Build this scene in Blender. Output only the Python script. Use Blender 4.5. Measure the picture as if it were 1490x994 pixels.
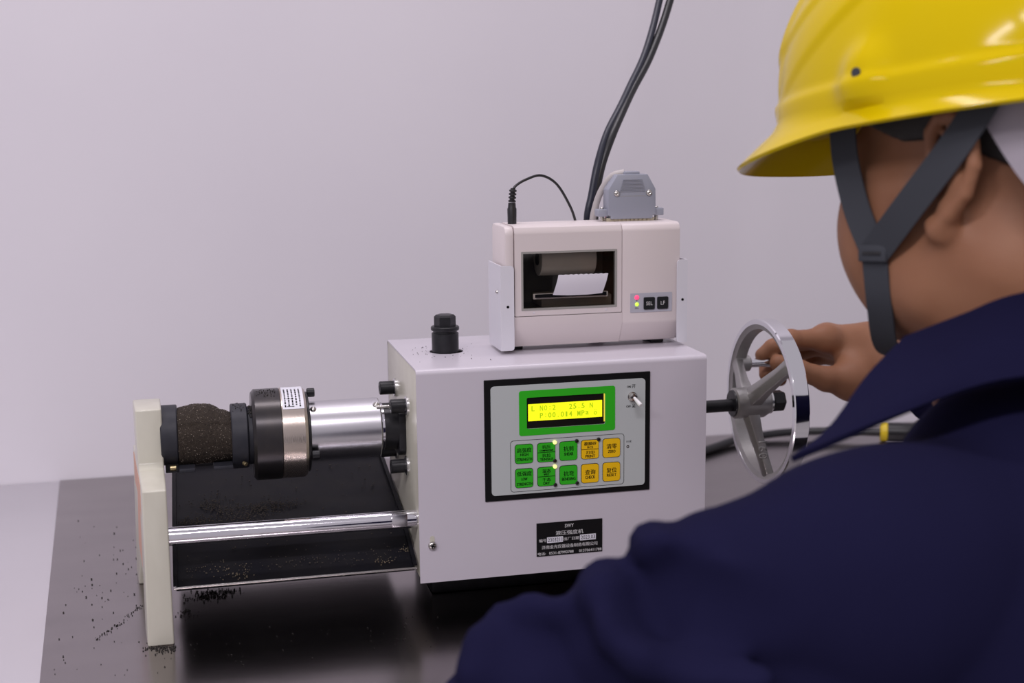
import bpy, bmesh, math, random
import numpy as np
from mathutils import Vector, Matrix, noise

random.seed(7)
scene = bpy.context.scene
COL = scene.collection
for o in list(bpy.data.objects):
    bpy.data.objects.remove(o)

# ------------------------------------------------------------------ camera
cam_d = bpy.data.cameras.new('camera')
cam = bpy.data.objects.new('camera', cam_d)
COL.objects.link(cam)
CR = Vector((0.9719, -0.2352, -0.0098)); CU = Vector((0.0483, 0.1586, 0.9862)); CF = Vector((0.2304, 0.9589, -0.1655))
CP = Vector((-0.1797, -1.0936, 0.4294))
m3 = Matrix((CR, CU, -CF)).transposed()
cam.matrix_world = Matrix.Translation(CP) @ m3.to_4x4()
cam_d.sensor_width = 36.0
cam_d.lens = 1955.2 / 1490 * 36.0
cam_d.clip_start = 0.02
cam_d.dof.use_dof = True
cam_d.dof.focus_distance = 1.165
cam_d.dof.aperture_fstop = 6.0
scene.camera = cam

# ------------------------------------------------------------------ world, lamps, exposure
w = bpy.data.worlds.new('room_light'); scene.world = w; w.use_nodes = True
bg = w.node_tree.nodes['Background']
bg.inputs[0].default_value = (0.97, 0.90, 1.0, 1)
bg.inputs[1].default_value = 0.46

def area(name, loc, sx, sy, power, col=(1.0, 0.935, 1.0), rot=(0, 0, 0)):
    l = bpy.data.lights.new(name, 'AREA'); l.shape = 'RECTANGLE'; l.size = sx; l.size_y = sy
    l.energy = power; l.color = col
    o = bpy.data.objects.new(name, l); COL.objects.link(o); o.location = loc; o.rotation_euler = rot
    return o
ADDED_LAMPS = ((-0.55, -1.75, 29, 'in the row behind the seated person, nearest the middle'), (-2.05, -1.75, 34, 'in the row behind the seated person, at its left end'), (0.10, 0.16, 11, 'straight above the tester'))  # lamps out of view, added and placed to balance the light
for lx, ly, pw, _ in ADDED_LAMPS:
    area('added_ceiling_light', (lx, ly, 1.88), 1.2, 0.16, pw)

vs = scene.view_settings
vs.view_transform = 'Standard'; vs.look = 'None'; vs.gamma = 1; vs.use_curve_mapping = False
vs.exposure = 0.0

# ------------------------------------------------------------------ materials
def srgb(r, g, b):
    f = lambda c: (c / 255 / 12.92) if c / 255 <= 0.04045 else ((c / 255 + 0.055) / 1.055) ** 2.4
    return (f(r), f(g), f(b))

def mat(name, col, rough=0.5, metal=0.0, bump=None, var=None, coat=0.0, aniso=0.0, sheen=0.0, emit=None, spec=None, sss=0.0, rvar=None):
    """bump=(scale, strength, stretch xyz)  var=(scale, colour2, amount, stretch)"""
    m = bpy.data.materials.new(name); m.use_nodes = True
    nt = m.node_tree; N = nt.nodes; Lk = nt.links
    b = N['Principled BSDF']
    b.inputs['Base Color'].default_value = (*col, 1)
    b.inputs['Roughness'].default_value = rough
    b.inputs['Metallic'].default_value = metal
    b.inputs['Coat Weight'].default_value = coat
    b.inputs['Coat Roughness'].default_value = 0.1
    b.inputs['Anisotropic'].default_value = aniso
    b.inputs['Sheen Weight'].default_value = sheen
    if sss:
        b.inputs['Subsurface Weight'].default_value = sss
        b.inputs['Subsurface Radius'].default_value = (0.008, 0.003, 0.0015)
        b.inputs['Subsurface Scale'].default_value = 1.0
    if spec is not None:
        b.inputs['Specular IOR Level'].default_value = spec
    if emit:
        b.inputs['Emission Color'].default_value = (*emit[0], 1)
        b.inputs['Emission Strength'].default_value = emit[1]
    tc = N.new('ShaderNodeTexCoord')
    def noise_at(scale, stretch, detail=4):
        mp = N.new('ShaderNodeMapping'); mp.inputs['Scale'].default_value = stretch
        Lk.new(tc.outputs['Object'], mp.inputs['Vector'])
        n = N.new('ShaderNodeTexNoise'); n.inputs['Scale'].default_value = scale; n.inputs['Detail'].default_value = detail
        Lk.new(mp.outputs[0], n.inputs['Vector'])
        return n
    if var:
        sc, c2, amt, st = (list(var) + [(1, 1, 1)])[:4]
        n = noise_at(sc, st)
        r = N.new('ShaderNodeMapRange'); r.inputs['From Min'].default_value = 0.35; r.inputs['From Max'].default_value = 0.7
        r.inputs['To Max'].default_value = amt
        Lk.new(n.outputs['Fac'], r.inputs['Value'])
        mx = N.new('ShaderNodeMix'); mx.data_type = 'RGBA'
        mx.inputs['A'].default_value = (*col, 1); mx.inputs['B'].default_value = (*c2, 1)
        Lk.new(r.outputs[0], mx.inputs['Factor'])
        Lk.new(mx.outputs['Result'], b.inputs['Base Color'])
    if rvar:
        n = noise_at(rvar[0], rvar[2] if len(rvar) > 2 else (1, 1, 1))
        r = N.new('ShaderNodeMapRange'); r.inputs['To Min'].default_value = rough - rvar[1]; r.inputs['To Max'].default_value = rough + rvar[1]
        Lk.new(n.outputs['Fac'], r.inputs['Value']); Lk.new(r.outputs[0], b.inputs['Roughness'])
    if bump:
        n = noise_at(bump[0], bump[2] if len(bump) > 2 else (1, 1, 1), 3)
        bp = N.new('ShaderNodeBump'); bp.inputs['Strength'].default_value = bump[1]; bp.inputs['Distance'].default_value = bump[3] if len(bump) > 3 else 0.001
        Lk.new(n.outputs['Fac'], bp.inputs['Height']); Lk.new(bp.outputs[0], b.inputs['Normal'])
    return m

M = {}
M['wall'] = mat('wall_paint', (0.76, 0.73, 0.77), 0.55, var=(2.5, (0.70, 0.67, 0.72), 0.55), bump=(30, 0.08))
M['bench'] = mat('white_laminate', (0.495, 0.47, 0.505), 0.32, var=(6, (0.465, 0.44, 0.47), 0.5))
M['benchleg'] = mat('grey_frame', (0.4, 0.4, 0.42), 0.5)
M['floor'] = mat('floor_tile', (0.42, 0.40, 0.39), 0.4, var=(4, (0.36, 0.35, 0.34), 0.6))
M['steel'] = mat('brushed_steel', (0.345, 0.315, 0.318), 0.20, 1.0, bump=(60, 0.07, (0.25, 14, 1), 0.0006), var=(7, (0.29, 0.265, 0.27), 0.7, (1, 3, 1)), rvar=(9, 0.04))
M['cover'] = mat('white_powder_coat', (0.585, 0.55, 0.605), 0.28, bump=(900, 0.06, (1, 1, 1), 0.0003), var=(14, (0.555, 0.52, 0.57), 0.4))
M['cast'] = mat('cream_paint', (0.60, 0.585, 0.49), 0.33, var=(45, (0.50, 0.48, 0.39), 0.55, (1, 1, .4)), bump=(120, 0.08), coat=0.25)
M['primer'] = mat('salmon_primer', (0.62, 0.36, 0.27), 0.6)
M['black'] = mat('black_oxide', (0.009, 0.009, 0.011), 0.36, 0.0, spec=0.35, var=(120, (0.02, 0.02, 0.023), 0.7), rvar=(60, 0.12))
M['jaw'] = mat('blackened_steel', (0.022, 0.023, 0.030), 0.5, 0.0, spec=0.3, var=(90, (0.035, 0.035, 0.043), 0.7), bump=(300, 0.08))
M['cell_black'] = mat('dark_burnished_steel', (0.045, 0.042, 0.045), 0.28, 0.75, var=(70, (0.065, 0.058, 0.055), 0.7))
M['cell_steel'] = mat('warm_turned_steel', (0.60, 0.53, 0.47), 0.23, 0.95, bump=(220, 0.10, (6, 1, 1)), var=(30, (0.52, 0.45, 0.39), 0.6))
M['alu'] = mat('turned_aluminium', (0.68, 0.67, 0.70), 0.27, 1.0, bump=(110, 0.07, (14, 0.25, 0.25), 0.0005))
M['chrome'] = mat('ground_chrome', (0.78, 0.77, 0.81), 0.11, 1.0, bump=(250, 0.04, (0.3, 1, 1)))
M['wheel_chrome'] = mat('polished_chrome', (0.80, 0.80, 0.83), 0.07, 1.0)
M['wheel_cast'] = mat('cast_aluminium', (0.40, 0.39, 0.385), 0.42, 0.85, bump=(420, 0.35, (1, 1, 1), 0.0005), var=(130, (0.36, 0.35, 0.34), 0.6))
M['washer'] = mat('zinc_washer', (0.75, 0.75, 0.75), 0.25, 1.0)
M['screw'] = mat('nickel_screw', (0.55, 0.53, 0.5), 0.22, 1.0)
M['brass'] = mat('dull_brass', (0.55, 0.45, 0.25), 0.35, 1.0)
M['tray'] = mat('black_tray_paint', (0.008, 0.008, 0.011), 0.35, spec=0.06, rvar=(25, 0.08), var=(40, (0.014, 0.013, 0.013), 0.6))
M['sand'] = mat('moulding_sand', (0.016, 0.012, 0.010), 0.8, bump=(1500, 1.0, (1, 1, 1), 0.0016), var=(1900, (0.16, 0.12, 0.085), 0.42), spec=0.3)
M['grain_dark'] = mat('dark_sand_grain', (0.022, 0.018, 0.015), 0.7)
M['grain_glint'] = mat('painted_glint', (0.32, 0.27, 0.22), 0.3)  # pale colour stands in for the sparkle of the sand
M['grain_brown'] = mat('brown_sand_grain', (0.055, 0.042, 0.030), 0.7, var=(900, (0.02, 0.016, 0.012), 0.9))
M['grain_pale'] = mat('pale_sand_grain', (0.20, 0.16, 0.10), 0.6)
M['bezel'] = mat('black_bezel', (0.004, 0.004, 0.005), 0.5, spec=0.25)
M['face'] = mat('grey_membrane', (0.50, 0.535, 0.53), 0.38)
M['green'] = mat('green_membrane', (0.032, 0.46, 0.016), 0.45, spec=0.25)
M['yellow'] = mat('amber_membrane', (0.88, 0.53, 0.008), 0.45, spec=0.25)
M['ink'] = mat('black_ink', (0.003, 0.003, 0.004), 0.6, spec=0.1)
M['whiteink'] = mat('white_ink', (0.6, 0.6, 0.6), 0.5)
M['lcdblack'] = mat('lcd_bezel', (0.006, 0.006, 0.005), 0.3)
M['lcd'] = mat('lcd_backlight', (0.2, 0.2, 0.0), 0.3, emit=((0.93, 0.95, 0.015), 1.05))
M['lcdtext'] = mat('lcd_segments', (0.1, 0.15, 0.0), 0.3, emit=((0.34, 0.50, 0.006), 1.0))
M['lcdglow'] = mat('lcd_edge_glow', (0.3, 0.25, 0.02), 0.3, emit=((0.85, 0.70, 0.08), 0.75))
M['led_on'] = mat('lit_led', (0.8, 0.8, 0.2), 0.3, emit=((1.0, 0.95, 0.30), 1.1))
M['led_off'] = mat('dark_led', (0.012, 0.010, 0.010), 0.2)
M['led_red'] = mat('red_led', (0.9, 0.1, 0.2), 0.3, emit=((1.0, 0.05, 0.16), 1.0))
M['led_green'] = mat('green_led', (0.5, 0.9, 0.1), 0.3, emit=((0.55, 0.92, 0.05), 1.0))
M['switch_white'] = mat('white_plastic', (0.75, 0.74, 0.74), 0.35)
M['printer'] = mat('beige_plastic', (0.70, 0.63, 0.625), 0.42, bump=(700, 0.10, (1, 1, 1), 0.0003))
M['printer_dark'] = mat('smoked_plastic', (0.05, 0.052, 0.048), 0.4)
M['printer_mid'] = mat('taupe_plastic', (0.26, 0.235, 0.21), 0.45)
M['frame_grey'] = mat('grey_window_frame', (0.33, 0.32, 0.30), 0.4)
M['paper'] = mat('white_paper', (0.78, 0.76, 0.82), 0.8)
M['rollpaper'] = mat('paper_roll', (0.90, 0.88, 0.86), 0.8)
M['bracket'] = mat('white_painted_bracket', (0.70, 0.69, 0.74), 0.32)
M['label_grey'] = mat('grey_label', (0.46, 0.46, 0.52), 0.4)
M['button'] = mat('black_rubber_button', (0.012, 0.014, 0.016), 0.4)
M['db'] = mat('grey_hood_plastic', (0.30, 0.315, 0.375), 0.38, bump=(500, 0.06))
M['pins'] = mat('gilt_shell', (0.55, 0.50, 0.38), 0.35, 0.8)
M['cable'] = mat('black_cable', (0.012, 0.012, 0.014), 0.38)
M['cable_navy'] = mat('dark_blue_cable', (0.013, 0.015, 0.028), 0.4)
M['cable_grey'] = mat('grey_ribbon', (0.48, 0.45, 0.44), 0.5)
M['cable_red'] = mat('red_wire', (0.55, 0.05, 0.12), 0.45)
M['yring'] = mat('yellow_collar', (0.75, 0.55, 0.02), 0.4)
M['sticker'] = mat('white_sticker', (0.72, 0.72, 0.78), 0.4)
M['helmet'] = mat('yellow_abs', (0.64, 0.465, 0.001), 0.12, spec=0.15)
M['strap'] = mat('grey_webbing', (0.050, 0.054, 0.064), 0.75, spec=0.2, bump=(1500, 0.3, (1, 1, 1), 0.0004))
M['headband'] = mat('grey_headband', (0.33, 0.295, 0.335), 0.5)
M['skin'] = mat('skin', (0.30, 0.140, 0.076), 0.55, spec=0.3, sss=0.10, var=(28, (0.245, 0.105, 0.055), 0.6), bump=(260, 0.12))
M['nail'] = mat('nail', (0.46, 0.25, 0.18), 0.3)
M['hair'] = mat('black_hair', (0.013, 0.011, 0.010), 0.6, bump=(900, 0.5))
M['eye'] = mat('eye_white', (0.7, 0.68, 0.66), 0.2)
M['iris'] = mat('dark_iris', (0.02, 0.012, 0.008), 0.15)
M['lip'] = mat('lip', (0.36, 0.14, 0.11), 0.45)
M['navy'] = mat('navy_workwear', (0.0105, 0.0100, 0.0345), 0.9, spec=0.03, bump=(1500, 0.25, (1, 1, 1), 0.0004), var=(9, (0.0085, 0.008, 0.027), 0.7))
M['trousers'] = mat('navy_trousers', (0.010, 0.010, 0.036), 0.8)
M['shoe'] = mat('black_shoe', (0.01, 0.01, 0.01), 0.4)
M['lamp_body'] = mat('lamp_housing', (0.7, 0.7, 0.7), 0.5)

def glass_mat():
    m = bpy.data.materials.new('smoked_window'); m.use_nodes = True
    nt = m.node_tree; N = nt.nodes; N.remove(N['Principled BSDF'])
    out = N['Material Output']
    t = N.new('ShaderNodeBsdfTransparent'); t.inputs[0].default_value = (0.93, 0.91, 0.88, 1)
    g = N.new('ShaderNodeBsdfGlossy'); g.inputs['Roughness'].default_value = 0.05
    f = N.new('ShaderNodeFresnel'); f.inputs[0].default_value = 1.45
    mx = N.new('ShaderNodeMixShader')
    nt.links.new(f.outputs[0], mx.inputs[0]); nt.links.new(t.outputs[0], mx.inputs[1]); nt.links.new(g.outputs[0], mx.inputs[2])
    nt.links.new(mx.outputs[0], out.inputs[0])
    return m
M['glass'] = glass_mat()

# ------------------------------------------------------------------ object helpers
def wloc(o):
    v = Vector(o.location)
    while o.parent:
        o = o.parent; v = v + Vector(o.location)
    return v

def tag(o, label=None, cat=None, group=None, kind=None):
    if label: o['label'] = label
    if cat: o['category'] = cat
    if group: o['group'] = group
    if kind: o['kind'] = kind
    return o

def thing(name, loc, label, cat, group=None):
    o = bpy.data.objects.new(name, None); COL.objects.link(o); o.location = loc
    o.empty_display_size = 0.02
    return tag(o, label, cat, group)

def obj(name, data, material, parent=None, sharp=35, smooth=True):
    """data: bmesh in world metres (or mesh); becomes ONE mesh object"""
    if isinstance(data, bmesh.types.BMesh):
        me = bpy.data.meshes.new(name); data.normal_update(); data.to_mesh(me); data.free()
    else:
        me = data
    if parent is not None:
        me.transform(Matrix.Translation(-wloc(parent)))
    me.materials.clear(); me.materials.append(M[material] if isinstance(material, str) else material)
    if smooth and len(me.polygons):
        me.polygons.foreach_set('use_smooth', [True] * len(me.polygons))
        me.set_sharp_from_angle(angle=math.radians(sharp))
    o = bpy.data.objects.new(name, me); COL.objects.link(o)
    if parent is not None: o.parent = parent
    return o

def BM(): return bmesh.new()

def bbox(x0, x1, y0, y1, z0, z1, bev=0.0, seg=2, bm=None):
    own = BM()
    vs_ = [own.verts.new((x, y, z)) for x in (x0, x1) for y in (y0, y1) for z in (z0, z1)]
    for f in ((0, 1, 3, 2), (4, 6, 7, 5), (0, 4, 5, 1), (2, 3, 7, 6), (0, 2, 6, 4), (1, 5, 7, 3)):
        own.faces.new([vs_[i] for i in f])
    bmesh.ops.recalc_face_normals(own, faces=own.faces)
    if bev:
        bmesh.ops.bevel(own, geom=list(own.edges), offset=bev, segments=seg, profile=0.5, affect='EDGES')
    if bm is None: return own
    return merge(bm, own)

def merge(bm, other):
    me = bpy.data.meshes.new('t'); other.to_mesh(me); other.free(); bm.from_mesh(me); bpy.data.meshes.remove(me)
    return bm

def lathe(profile, origin, axis=(1, 0, 0), seg=48, bm=None, closed=False, phase=0.0):
    """profile: list of (distance along axis, radius)"""
    own = bm if bm is not None else BM()
    a = Vector(axis).normalized(); o = Vector(origin)
    u = a.cross(Vector((0, 0, 1))) if abs(a.z) < 0.9 else a.cross(Vector((1, 0, 0)))
    u.normalize(); v = a.cross(u)
    rings = []
    for (t, r) in profile:
        if r < 1e-6:
            rings.append([own.verts.new(o + a * t)])
        else:
            rings.append([own.verts.new(o + a * t + (u * math.cos(2 * math.pi * i / seg + phase) + v * math.sin(2 * math.pi * i / seg + phase)) * r) for i in range(seg)])
    n = len(rings)
    new = []
    for k in range(n if closed else n - 1):
        A, B = rings[k], rings[(k + 1) % n]
        for i in range(seg):
            j = (i + 1) % seg
            try:
                if len(A) == 1 and len(B) == 1: continue
                if len(A) == 1: new.append(own.faces.new((A[0], B[i], B[j])))
                elif len(B) == 1: new.append(own.faces.new((A[i], B[0], A[j])))
                else: new.append(own.faces.new((A[i], B[i], B[j], A[j])))
            except ValueError: pass
    bmesh.ops.recalc_face_normals(own, faces=new)
    return own

def cyl(p0, p1, r, bev=0.0, seg=32, bm=None, phase=0.0):
    p0 = Vector(p0); p1 = Vector(p1); L = (p1 - p0).length
    b = bev
    prof = [(0, 0), (0, r - b), (b, r), (L - b, r), (L, r - b), (L, 0)] if b else [(0, 0), (0, r), (L, r), (L, 0)]
    return lathe(prof, p0, p1 - p0, seg, bm, phase=phase)

def crom(pts, n=8):
    P = [Vector(p) for p in pts]; P = [2 * P[0] - P[1]] + P + [2 * P[-1] - P[-2]]
    out = []
    for i in range(1, len(P) - 2):
        for k in range(n):
            t = k / n
            out.append(0.5 * (2 * P[i] + (P[i + 1] - P[i - 1]) * t + (2 * P[i - 1] - 5 * P[i] + 4 * P[i + 1] - P[i + 2]) * t * t + (3 * P[i] - P[i - 1] - 3 * P[i + 1] + P[i + 2]) * t ** 3))
    out.append(P[-2]); return out

def tube(pts, r, seg=14, bm=None, smooth=8, rad=None):
    own = bm if bm is not None else BM()
    P = crom(pts, smooth) if smooth else [Vector(p) for p in pts]
    nrm = None; rings = []
    for i, p in enumerate(P):
        t = (P[min(i + 1, len(P) - 1)] - P[max(i - 1, 0)]).normalized()
        if nrm is None:
            nrm = t.cross(Vector((0, 1, 0.3))).normalized()
        nrm = (nrm - t * nrm.dot(t)).normalized(); b = t.cross(nrm)
        rr = r if rad is None else rad(i / (len(P) - 1))
        rings.append([own.verts.new(p + (nrm * math.cos(2 * math.pi * k / seg) + b * math.sin(2 * math.pi * k / seg)) * rr) for k in range(seg)])
    new = []
    for A, B in zip(rings, rings[1:]):
        for k in range(seg):
            new.append(own.faces.new((A[k], A[(k + 1) % seg], B[(k + 1) % seg], B[k])))
    new.append(own.faces.new(rings[0])); new.append(own.faces.new(rings[-1]))
    bmesh.ops.recalc_face_normals(own, faces=new)
    return own

def prism(poly, fn0, fn1, bev=0.0, seg=2):
    """poly of 2D points; fn0/fn1 map a 2D point to the two end faces"""
    own = BM()
    A = [own.verts.new(fn0(p)) for p in poly]; B = [own.verts.new(fn1(p)) for p in poly]
    own.faces.new(A); own.faces.new(list(reversed(B)))
    n = len(poly)
    for i in range(n):
        own.faces.new((A[i], B[i], B[(i + 1) % n], A[(i + 1) % n]))
    bmesh.ops.recalc_face_normals(own, faces=own.faces)
    if bev:
        bmesh.ops.bevel(own, geom=list(own.edges), offset=bev, segments=seg, profile=0.5, affect='EDGES')
    return own

def rrect(x0, x1, z0, z1, r, n=5):
    pts = []
    for cx, cz, a0 in ((x1 - r, z1 - r, 0), (x0 + r, z1 - r, 90), (x0 + r, z0 + r, 180), (x1 - r, z0 + r, 270)):
        for k in range(n + 1):
            a = math.radians(a0 + 90 * k / n); pts.append((cx + r * math.cos(a), cz + r * math.sin(a)))
    return pts

def rplate(x0, x1, z0, z1, r, y0, y1):
    return prism(rrect(x0, x1, z0, z1, r), lambda p: (p[0], y0, p[1]), lambda p: (p[0], y1, p[1]))

def rring(o, i, y0, y1):
    """frame between two rounded rectangles o,i = (x0,x1,z0,z1,r); y0 front, y1 back"""
    own = BM(); O = rrect(*o); I = rrect(*i); n = len(O)
    L = [[own.verts.new((p[0], y, p[1])) for p in Q] for Q, y in ((O, y0), (I, y0), (I, y1), (O, y1))]
    for k in range(n):
        j = (k + 1) % n
        for a, b in ((0, 1), (1, 2), (2, 3), (3, 0)):
            own.faces.new((L[a][k], L[a][j], L[b][j], L[b][k]))
    bmesh.ops.recalc_face_normals(own, faces=own.faces)
    return own

DG = None
def text_bm(body, size, width=None, weight=0.003):
    """flat lettering as a mesh centred on the origin in the XY plane, fitted to size x width"""
    cu = bpy.data.curves.new('txt', 'FONT'); cu.body = body; cu.size = 1.0; cu.resolution_u = 2; cu.offset = weight if body.isascii() else 0.0
    cu.align_x = 'CENTER'
    o = bpy.data.objects.new('txt', cu); COL.objects.link(o)
    dg = bpy.context.evaluated_depsgraph_get(); dg.update()
    me = bpy.data.meshes.new_from_object(o.evaluated_get(dg))
    COL.objects.unlink(o); bpy.data.objects.remove(o); bpy.data.curves.remove(cu)
    n = len(me.vertices)
    if n == 0:
        return BM()
    co = np.empty(n * 3); me.vertices.foreach_get('co', co); co = co.reshape(-1, 3)
    lo = co.min(0); hi = co.max(0); h = hi[1] - lo[1]; wd = hi[0] - lo[0]
    s = size / h; sx = s if width is None else width / wd
    co[:, 0] = (co[:, 0] - (lo[0] + hi[0]) / 2) * sx; co[:, 1] = (co[:, 1] - (lo[1] + hi[1]) / 2) * s; co[:, 2] = 0
    me.vertices.foreach_set('co', co.ravel()); me.update()
    b = BM(); b.from_mesh(me); bpy.data.meshes.remove(me)
    return b

def text_front(lines, y, weight=0.003, bold=0.0):
    """lines: (body, x centre, z centre, height, width|None) on a plane facing -Y"""
    bm = BM()
    for body, x, z, h, wd in lines:
        t = text_bm(body, h, wd, weight)
        bmesh.ops.transform(t, matrix=Matrix(((1, 0, 0, x), (0, 0, 1, y), (0, 1, 0, z), (0, 0, 0, 1))), verts=t.verts)
        if bold:
            t2 = t.copy(); bmesh.ops.translate(t2, vec=(bold, -0.00001, 0), verts=t2.verts); merge(bm, t2)
        merge(bm, t)
    for f in bm.faces:
        f.normal_update()
        if f.normal.y > 0: f.normal_flip()
    return bm

# ------------------------------------------------------------------ signed-distance modelling (bodies, cloth)
def capsule(a, b, ra, rb=None, k=0.01, op='u'): return ('c', np.array(a, float), np.array(b, float), ra, ra if rb is None else rb, k, op)
def ellip(c, r, k=0.01, rot=None, op='u'): return ('e', np.array(c, float), np.array(r, float), rot, None, k, op)

def sdf_mesh(prims, vox, clip=None, name='sdf'):
    lo = np.array([1e9] * 3); hi = -lo
    for p in prims:
        if p[6] != 'u': continue
        if p[0] == 'c':
            r = max(p[3], p[4]); lo = np.minimum(lo, np.minimum(p[1], p[2]) - r); hi = np.maximum(hi, np.maximum(p[1], p[2]) + r)
        else:
            r = p[2].max(); lo = np.minimum(lo, p[1] - r); hi = np.maximum(hi, p[1] + r)
    lo -= vox * 3; hi += vox * 3
    n = np.ceil((hi - lo) / vox).astype(int) + 1
    ax = [lo[i] + np.arange(n[i]) * vox for i in range(3)]
    D = np.full(n, 1.0, np.float32)
    for p in prims:
        k = p[5]
        if p[0] == 'c':
            r = max(p[3], p[4]) + k + 4 * vox; a = np.minimum(p[1], p[2]) - r; b = np.maximum(p[1], p[2]) + r
        else:
            r = p[2].max() + k + 4 * vox; a = p[1] - r; b = p[1] + r
        i0 = np.clip(((a - lo) / vox).astype(int), 0, n - 1); i1 = np.clip(((b - lo) / vox).astype(int) + 2, 1, n)
        sl = tuple(slice(i0[i], i1[i]) for i in range(3))
        X, Y, Z = np.meshgrid(*[ax[i][sl[i]] for i in range(3)], indexing='ij')
        if p[0] == 'c':
            ba = p[2] - p[1]; L2 = max(ba @ ba, 1e-12)
            t = np.clip(((X - p[1][0]) * ba[0] + (Y - p[1][1]) * ba[1] + (Z - p[1][2]) * ba[2]) / L2, 0, 1)
            d = np.sqrt((X - p[1][0] - t * ba[0]) ** 2 + (Y - p[1][1] - t * ba[1]) ** 2 + (Z - p[1][2] - t * ba[2]) ** 2) - (p[3] + t * (p[4] - p[3]))
        else:
            q = np.stack([X - p[1][0], Y - p[1][1], Z - p[1][2]], -1)
            if p[3] is not None: q = q @ p[3].T      # rows of rot = local axes
            k0 = np.sqrt(((q / p[2]) ** 2).sum(-1)); k1 = np.sqrt(((q / p[2] ** 2) ** 2).sum(-1)) + 1e-9
            d = k0 * (k0 - 1) / k1
        d = d.astype(np.float32); E = D[sl]
        if p[6] == 'u':
            h = np.maximum(k - np.abs(E - d), 0) / k
            D[sl] = np.minimum(E, d) - h * h * k * 0.25
        else:
            h = np.maximum(k - np.abs(E + d), 0) / k
            D[sl] = np.maximum(E, -d) + h * h * k * 0.25
    if clip is not None:
        X, Y, Z = np.meshgrid(*ax, indexing='ij')
        D = np.maximum(D, clip(X, Y, Z).astype(np.float32))
    return surface_nets(D, lo, vox, name)

def surface_nets(D, lo, vox, name):
    S = D < 0
    nx, ny, nz = D.shape
    cs = np.zeros((nx - 1, ny - 1, nz - 1), np.int8)
    for i in (0, 1):
        for j in (0, 1):
            for k in (0, 1):
                cs += S[i:nx - 1 + i, j:ny - 1 + j, k:nz - 1 + k]
    act = (cs > 0) & (cs < 8)
    idx = np.full(act.shape, -1, np.int64); I = np.argwhere(act); idx[act] = np.arange(len(I))
    acc = np.zeros((len(I), 3)); cnt = np.zeros(len(I))
    C = [(i, j, k) for i in (0, 1) for j in (0, 1) for k in (0, 1)]
    for a in range(8):
        for b in range(a + 1, 8):
            da = np.array(C[a]); db = np.array(C[b])
            if np.abs(da - db).sum() != 1: continue
            va = D[I[:, 0] + da[0], I[:, 1] + da[1], I[:, 2] + da[2]]; vb = D[I[:, 0] + db[0], I[:, 1] + db[1], I[:, 2] + db[2]]
            m = (va < 0) != (vb < 0)
            t = np.where(m, va / np.where(m, va - vb, 1), 0)
            acc[m] += (da + (db - da) * t[:, None])[m]; cnt[m] += 1
    V = lo + (I + acc / cnt[:, None]) * vox
    F = []
    for axis in range(3):
        sl0 = [slice(None)] * 3; sl1 = [slice(None)] * 3
        sl0[axis] = slice(0, -1); sl1[axis] = slice(1, None)
        s0 = S[tuple(sl0)]; s1 = S[tuple(sl1)]
        e = np.argwhere(s0 != s1)
        u, v = [a for a in range(3) if a != axis]
        ok = (e[:, u] > 0) & (e[:, v] > 0) & (e[:, u] < D.shape[u] - 1) & (e[:, v] < D.shape[v] - 1)
        e = e[ok]
        ds = s0[tuple(e.T)]
        q = []
        for (a, b) in ((-1, -1), (0, -1), (0, 0), (-1, 0)):
            f = e.copy(); f[:, u] += a; f[:, v] += b
            q.append(idx[tuple(f.T)])
        q = np.stack(q, 1)
        flip = ds if axis != 1 else ~ds
        q[~flip] = q[~flip][:, ::-1]
        F.append(q)
    F = np.concatenate(F)
    me = bpy.data.meshes.new(name)
    me.vertices.add(len(V)); me.vertices.foreach_set('co', V.ravel())
    me.loops.add(len(F) * 4); me.loops.foreach_set('vertex_index', F.ravel().astype(np.int32))
    me.polygons.add(len(F)); me.polygons.foreach_set('loop_start', np.arange(0, len(F) * 4, 4, dtype=np.int32))
    me.update(calc_edges=True); me.validate()
    return me

def join_meshes(lst, name):
    bm = BM()
    for me in lst:
        bm.from_mesh(me); bpy.data.meshes.remove(me)
    me = bpy.data.meshes.new(name); bm.to_mesh(me); bm.free(); return me

# ================================================================== the room
ZB = 0.0
wall = obj('wall_back', bbox(-3.2, 3.2, 0.569, 0.72, -0.80, 2.6), 'wall'); tag(wall, 'plain off-white wall behind the bench', 'wall', kind='structure')
fl = obj('floor', bbox(-3.2, 3.2, -3.2, 0.72, -0.86, -0.80), 'floor'); tag(fl, 'grey floor under the bench', 'floor', kind='structure')

bench = thing('workbench', (0.35, 0.15, -0.80), 'long white laminate workbench against the wall', 'bench')
obj('worktop', bbox(-1.6, 1.9, -0.16, 0.5675, -0.036, -0.0013, 0.001), 'bench', bench)
for x in (-1.5, 0.2, 1.8):
    for y in (-0.10, 0.50):
        obj('leg', bbox(x - 0.025, x + 0.025, y - 0.025, y + 0.025, -0.80, -0.036), 'benchleg', bench)

sheet = obj('steel_sheet', prism([(-0.345, 0.5670), (1.2, 0.5670), (1.2, -0.155), (-0.3022, -0.155)],
            lambda p: (p[0], p[1], -0.0013), lambda p: (p[0], p[1], 0.0), 0.0003, 1), 'steel')
tag(sheet, 'brushed stainless steel sheet covering the bench under the tester', 'sheet')

# unseen ceiling fixtures, added to house the three area lights
for x, y, _, where in ADDED_LAMPS:
    t = thing('added_ceiling_lamp', (x, y, 1.89), 'invented white strip lamp, out of view, hanging ' + where, 'lamp', 'added strip lamps out of view under the ceiling')
    obj('housing', bbox(x - 0.63, x + 0.63, y - 0.10, y + 0.10, 1.895, 1.96, 0.006), 'lamp_body', t)
    obj('hanger', cyl((x, y, 1.95), (x, y, 2.6), 0.01), 'lamp_body', t)

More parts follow.
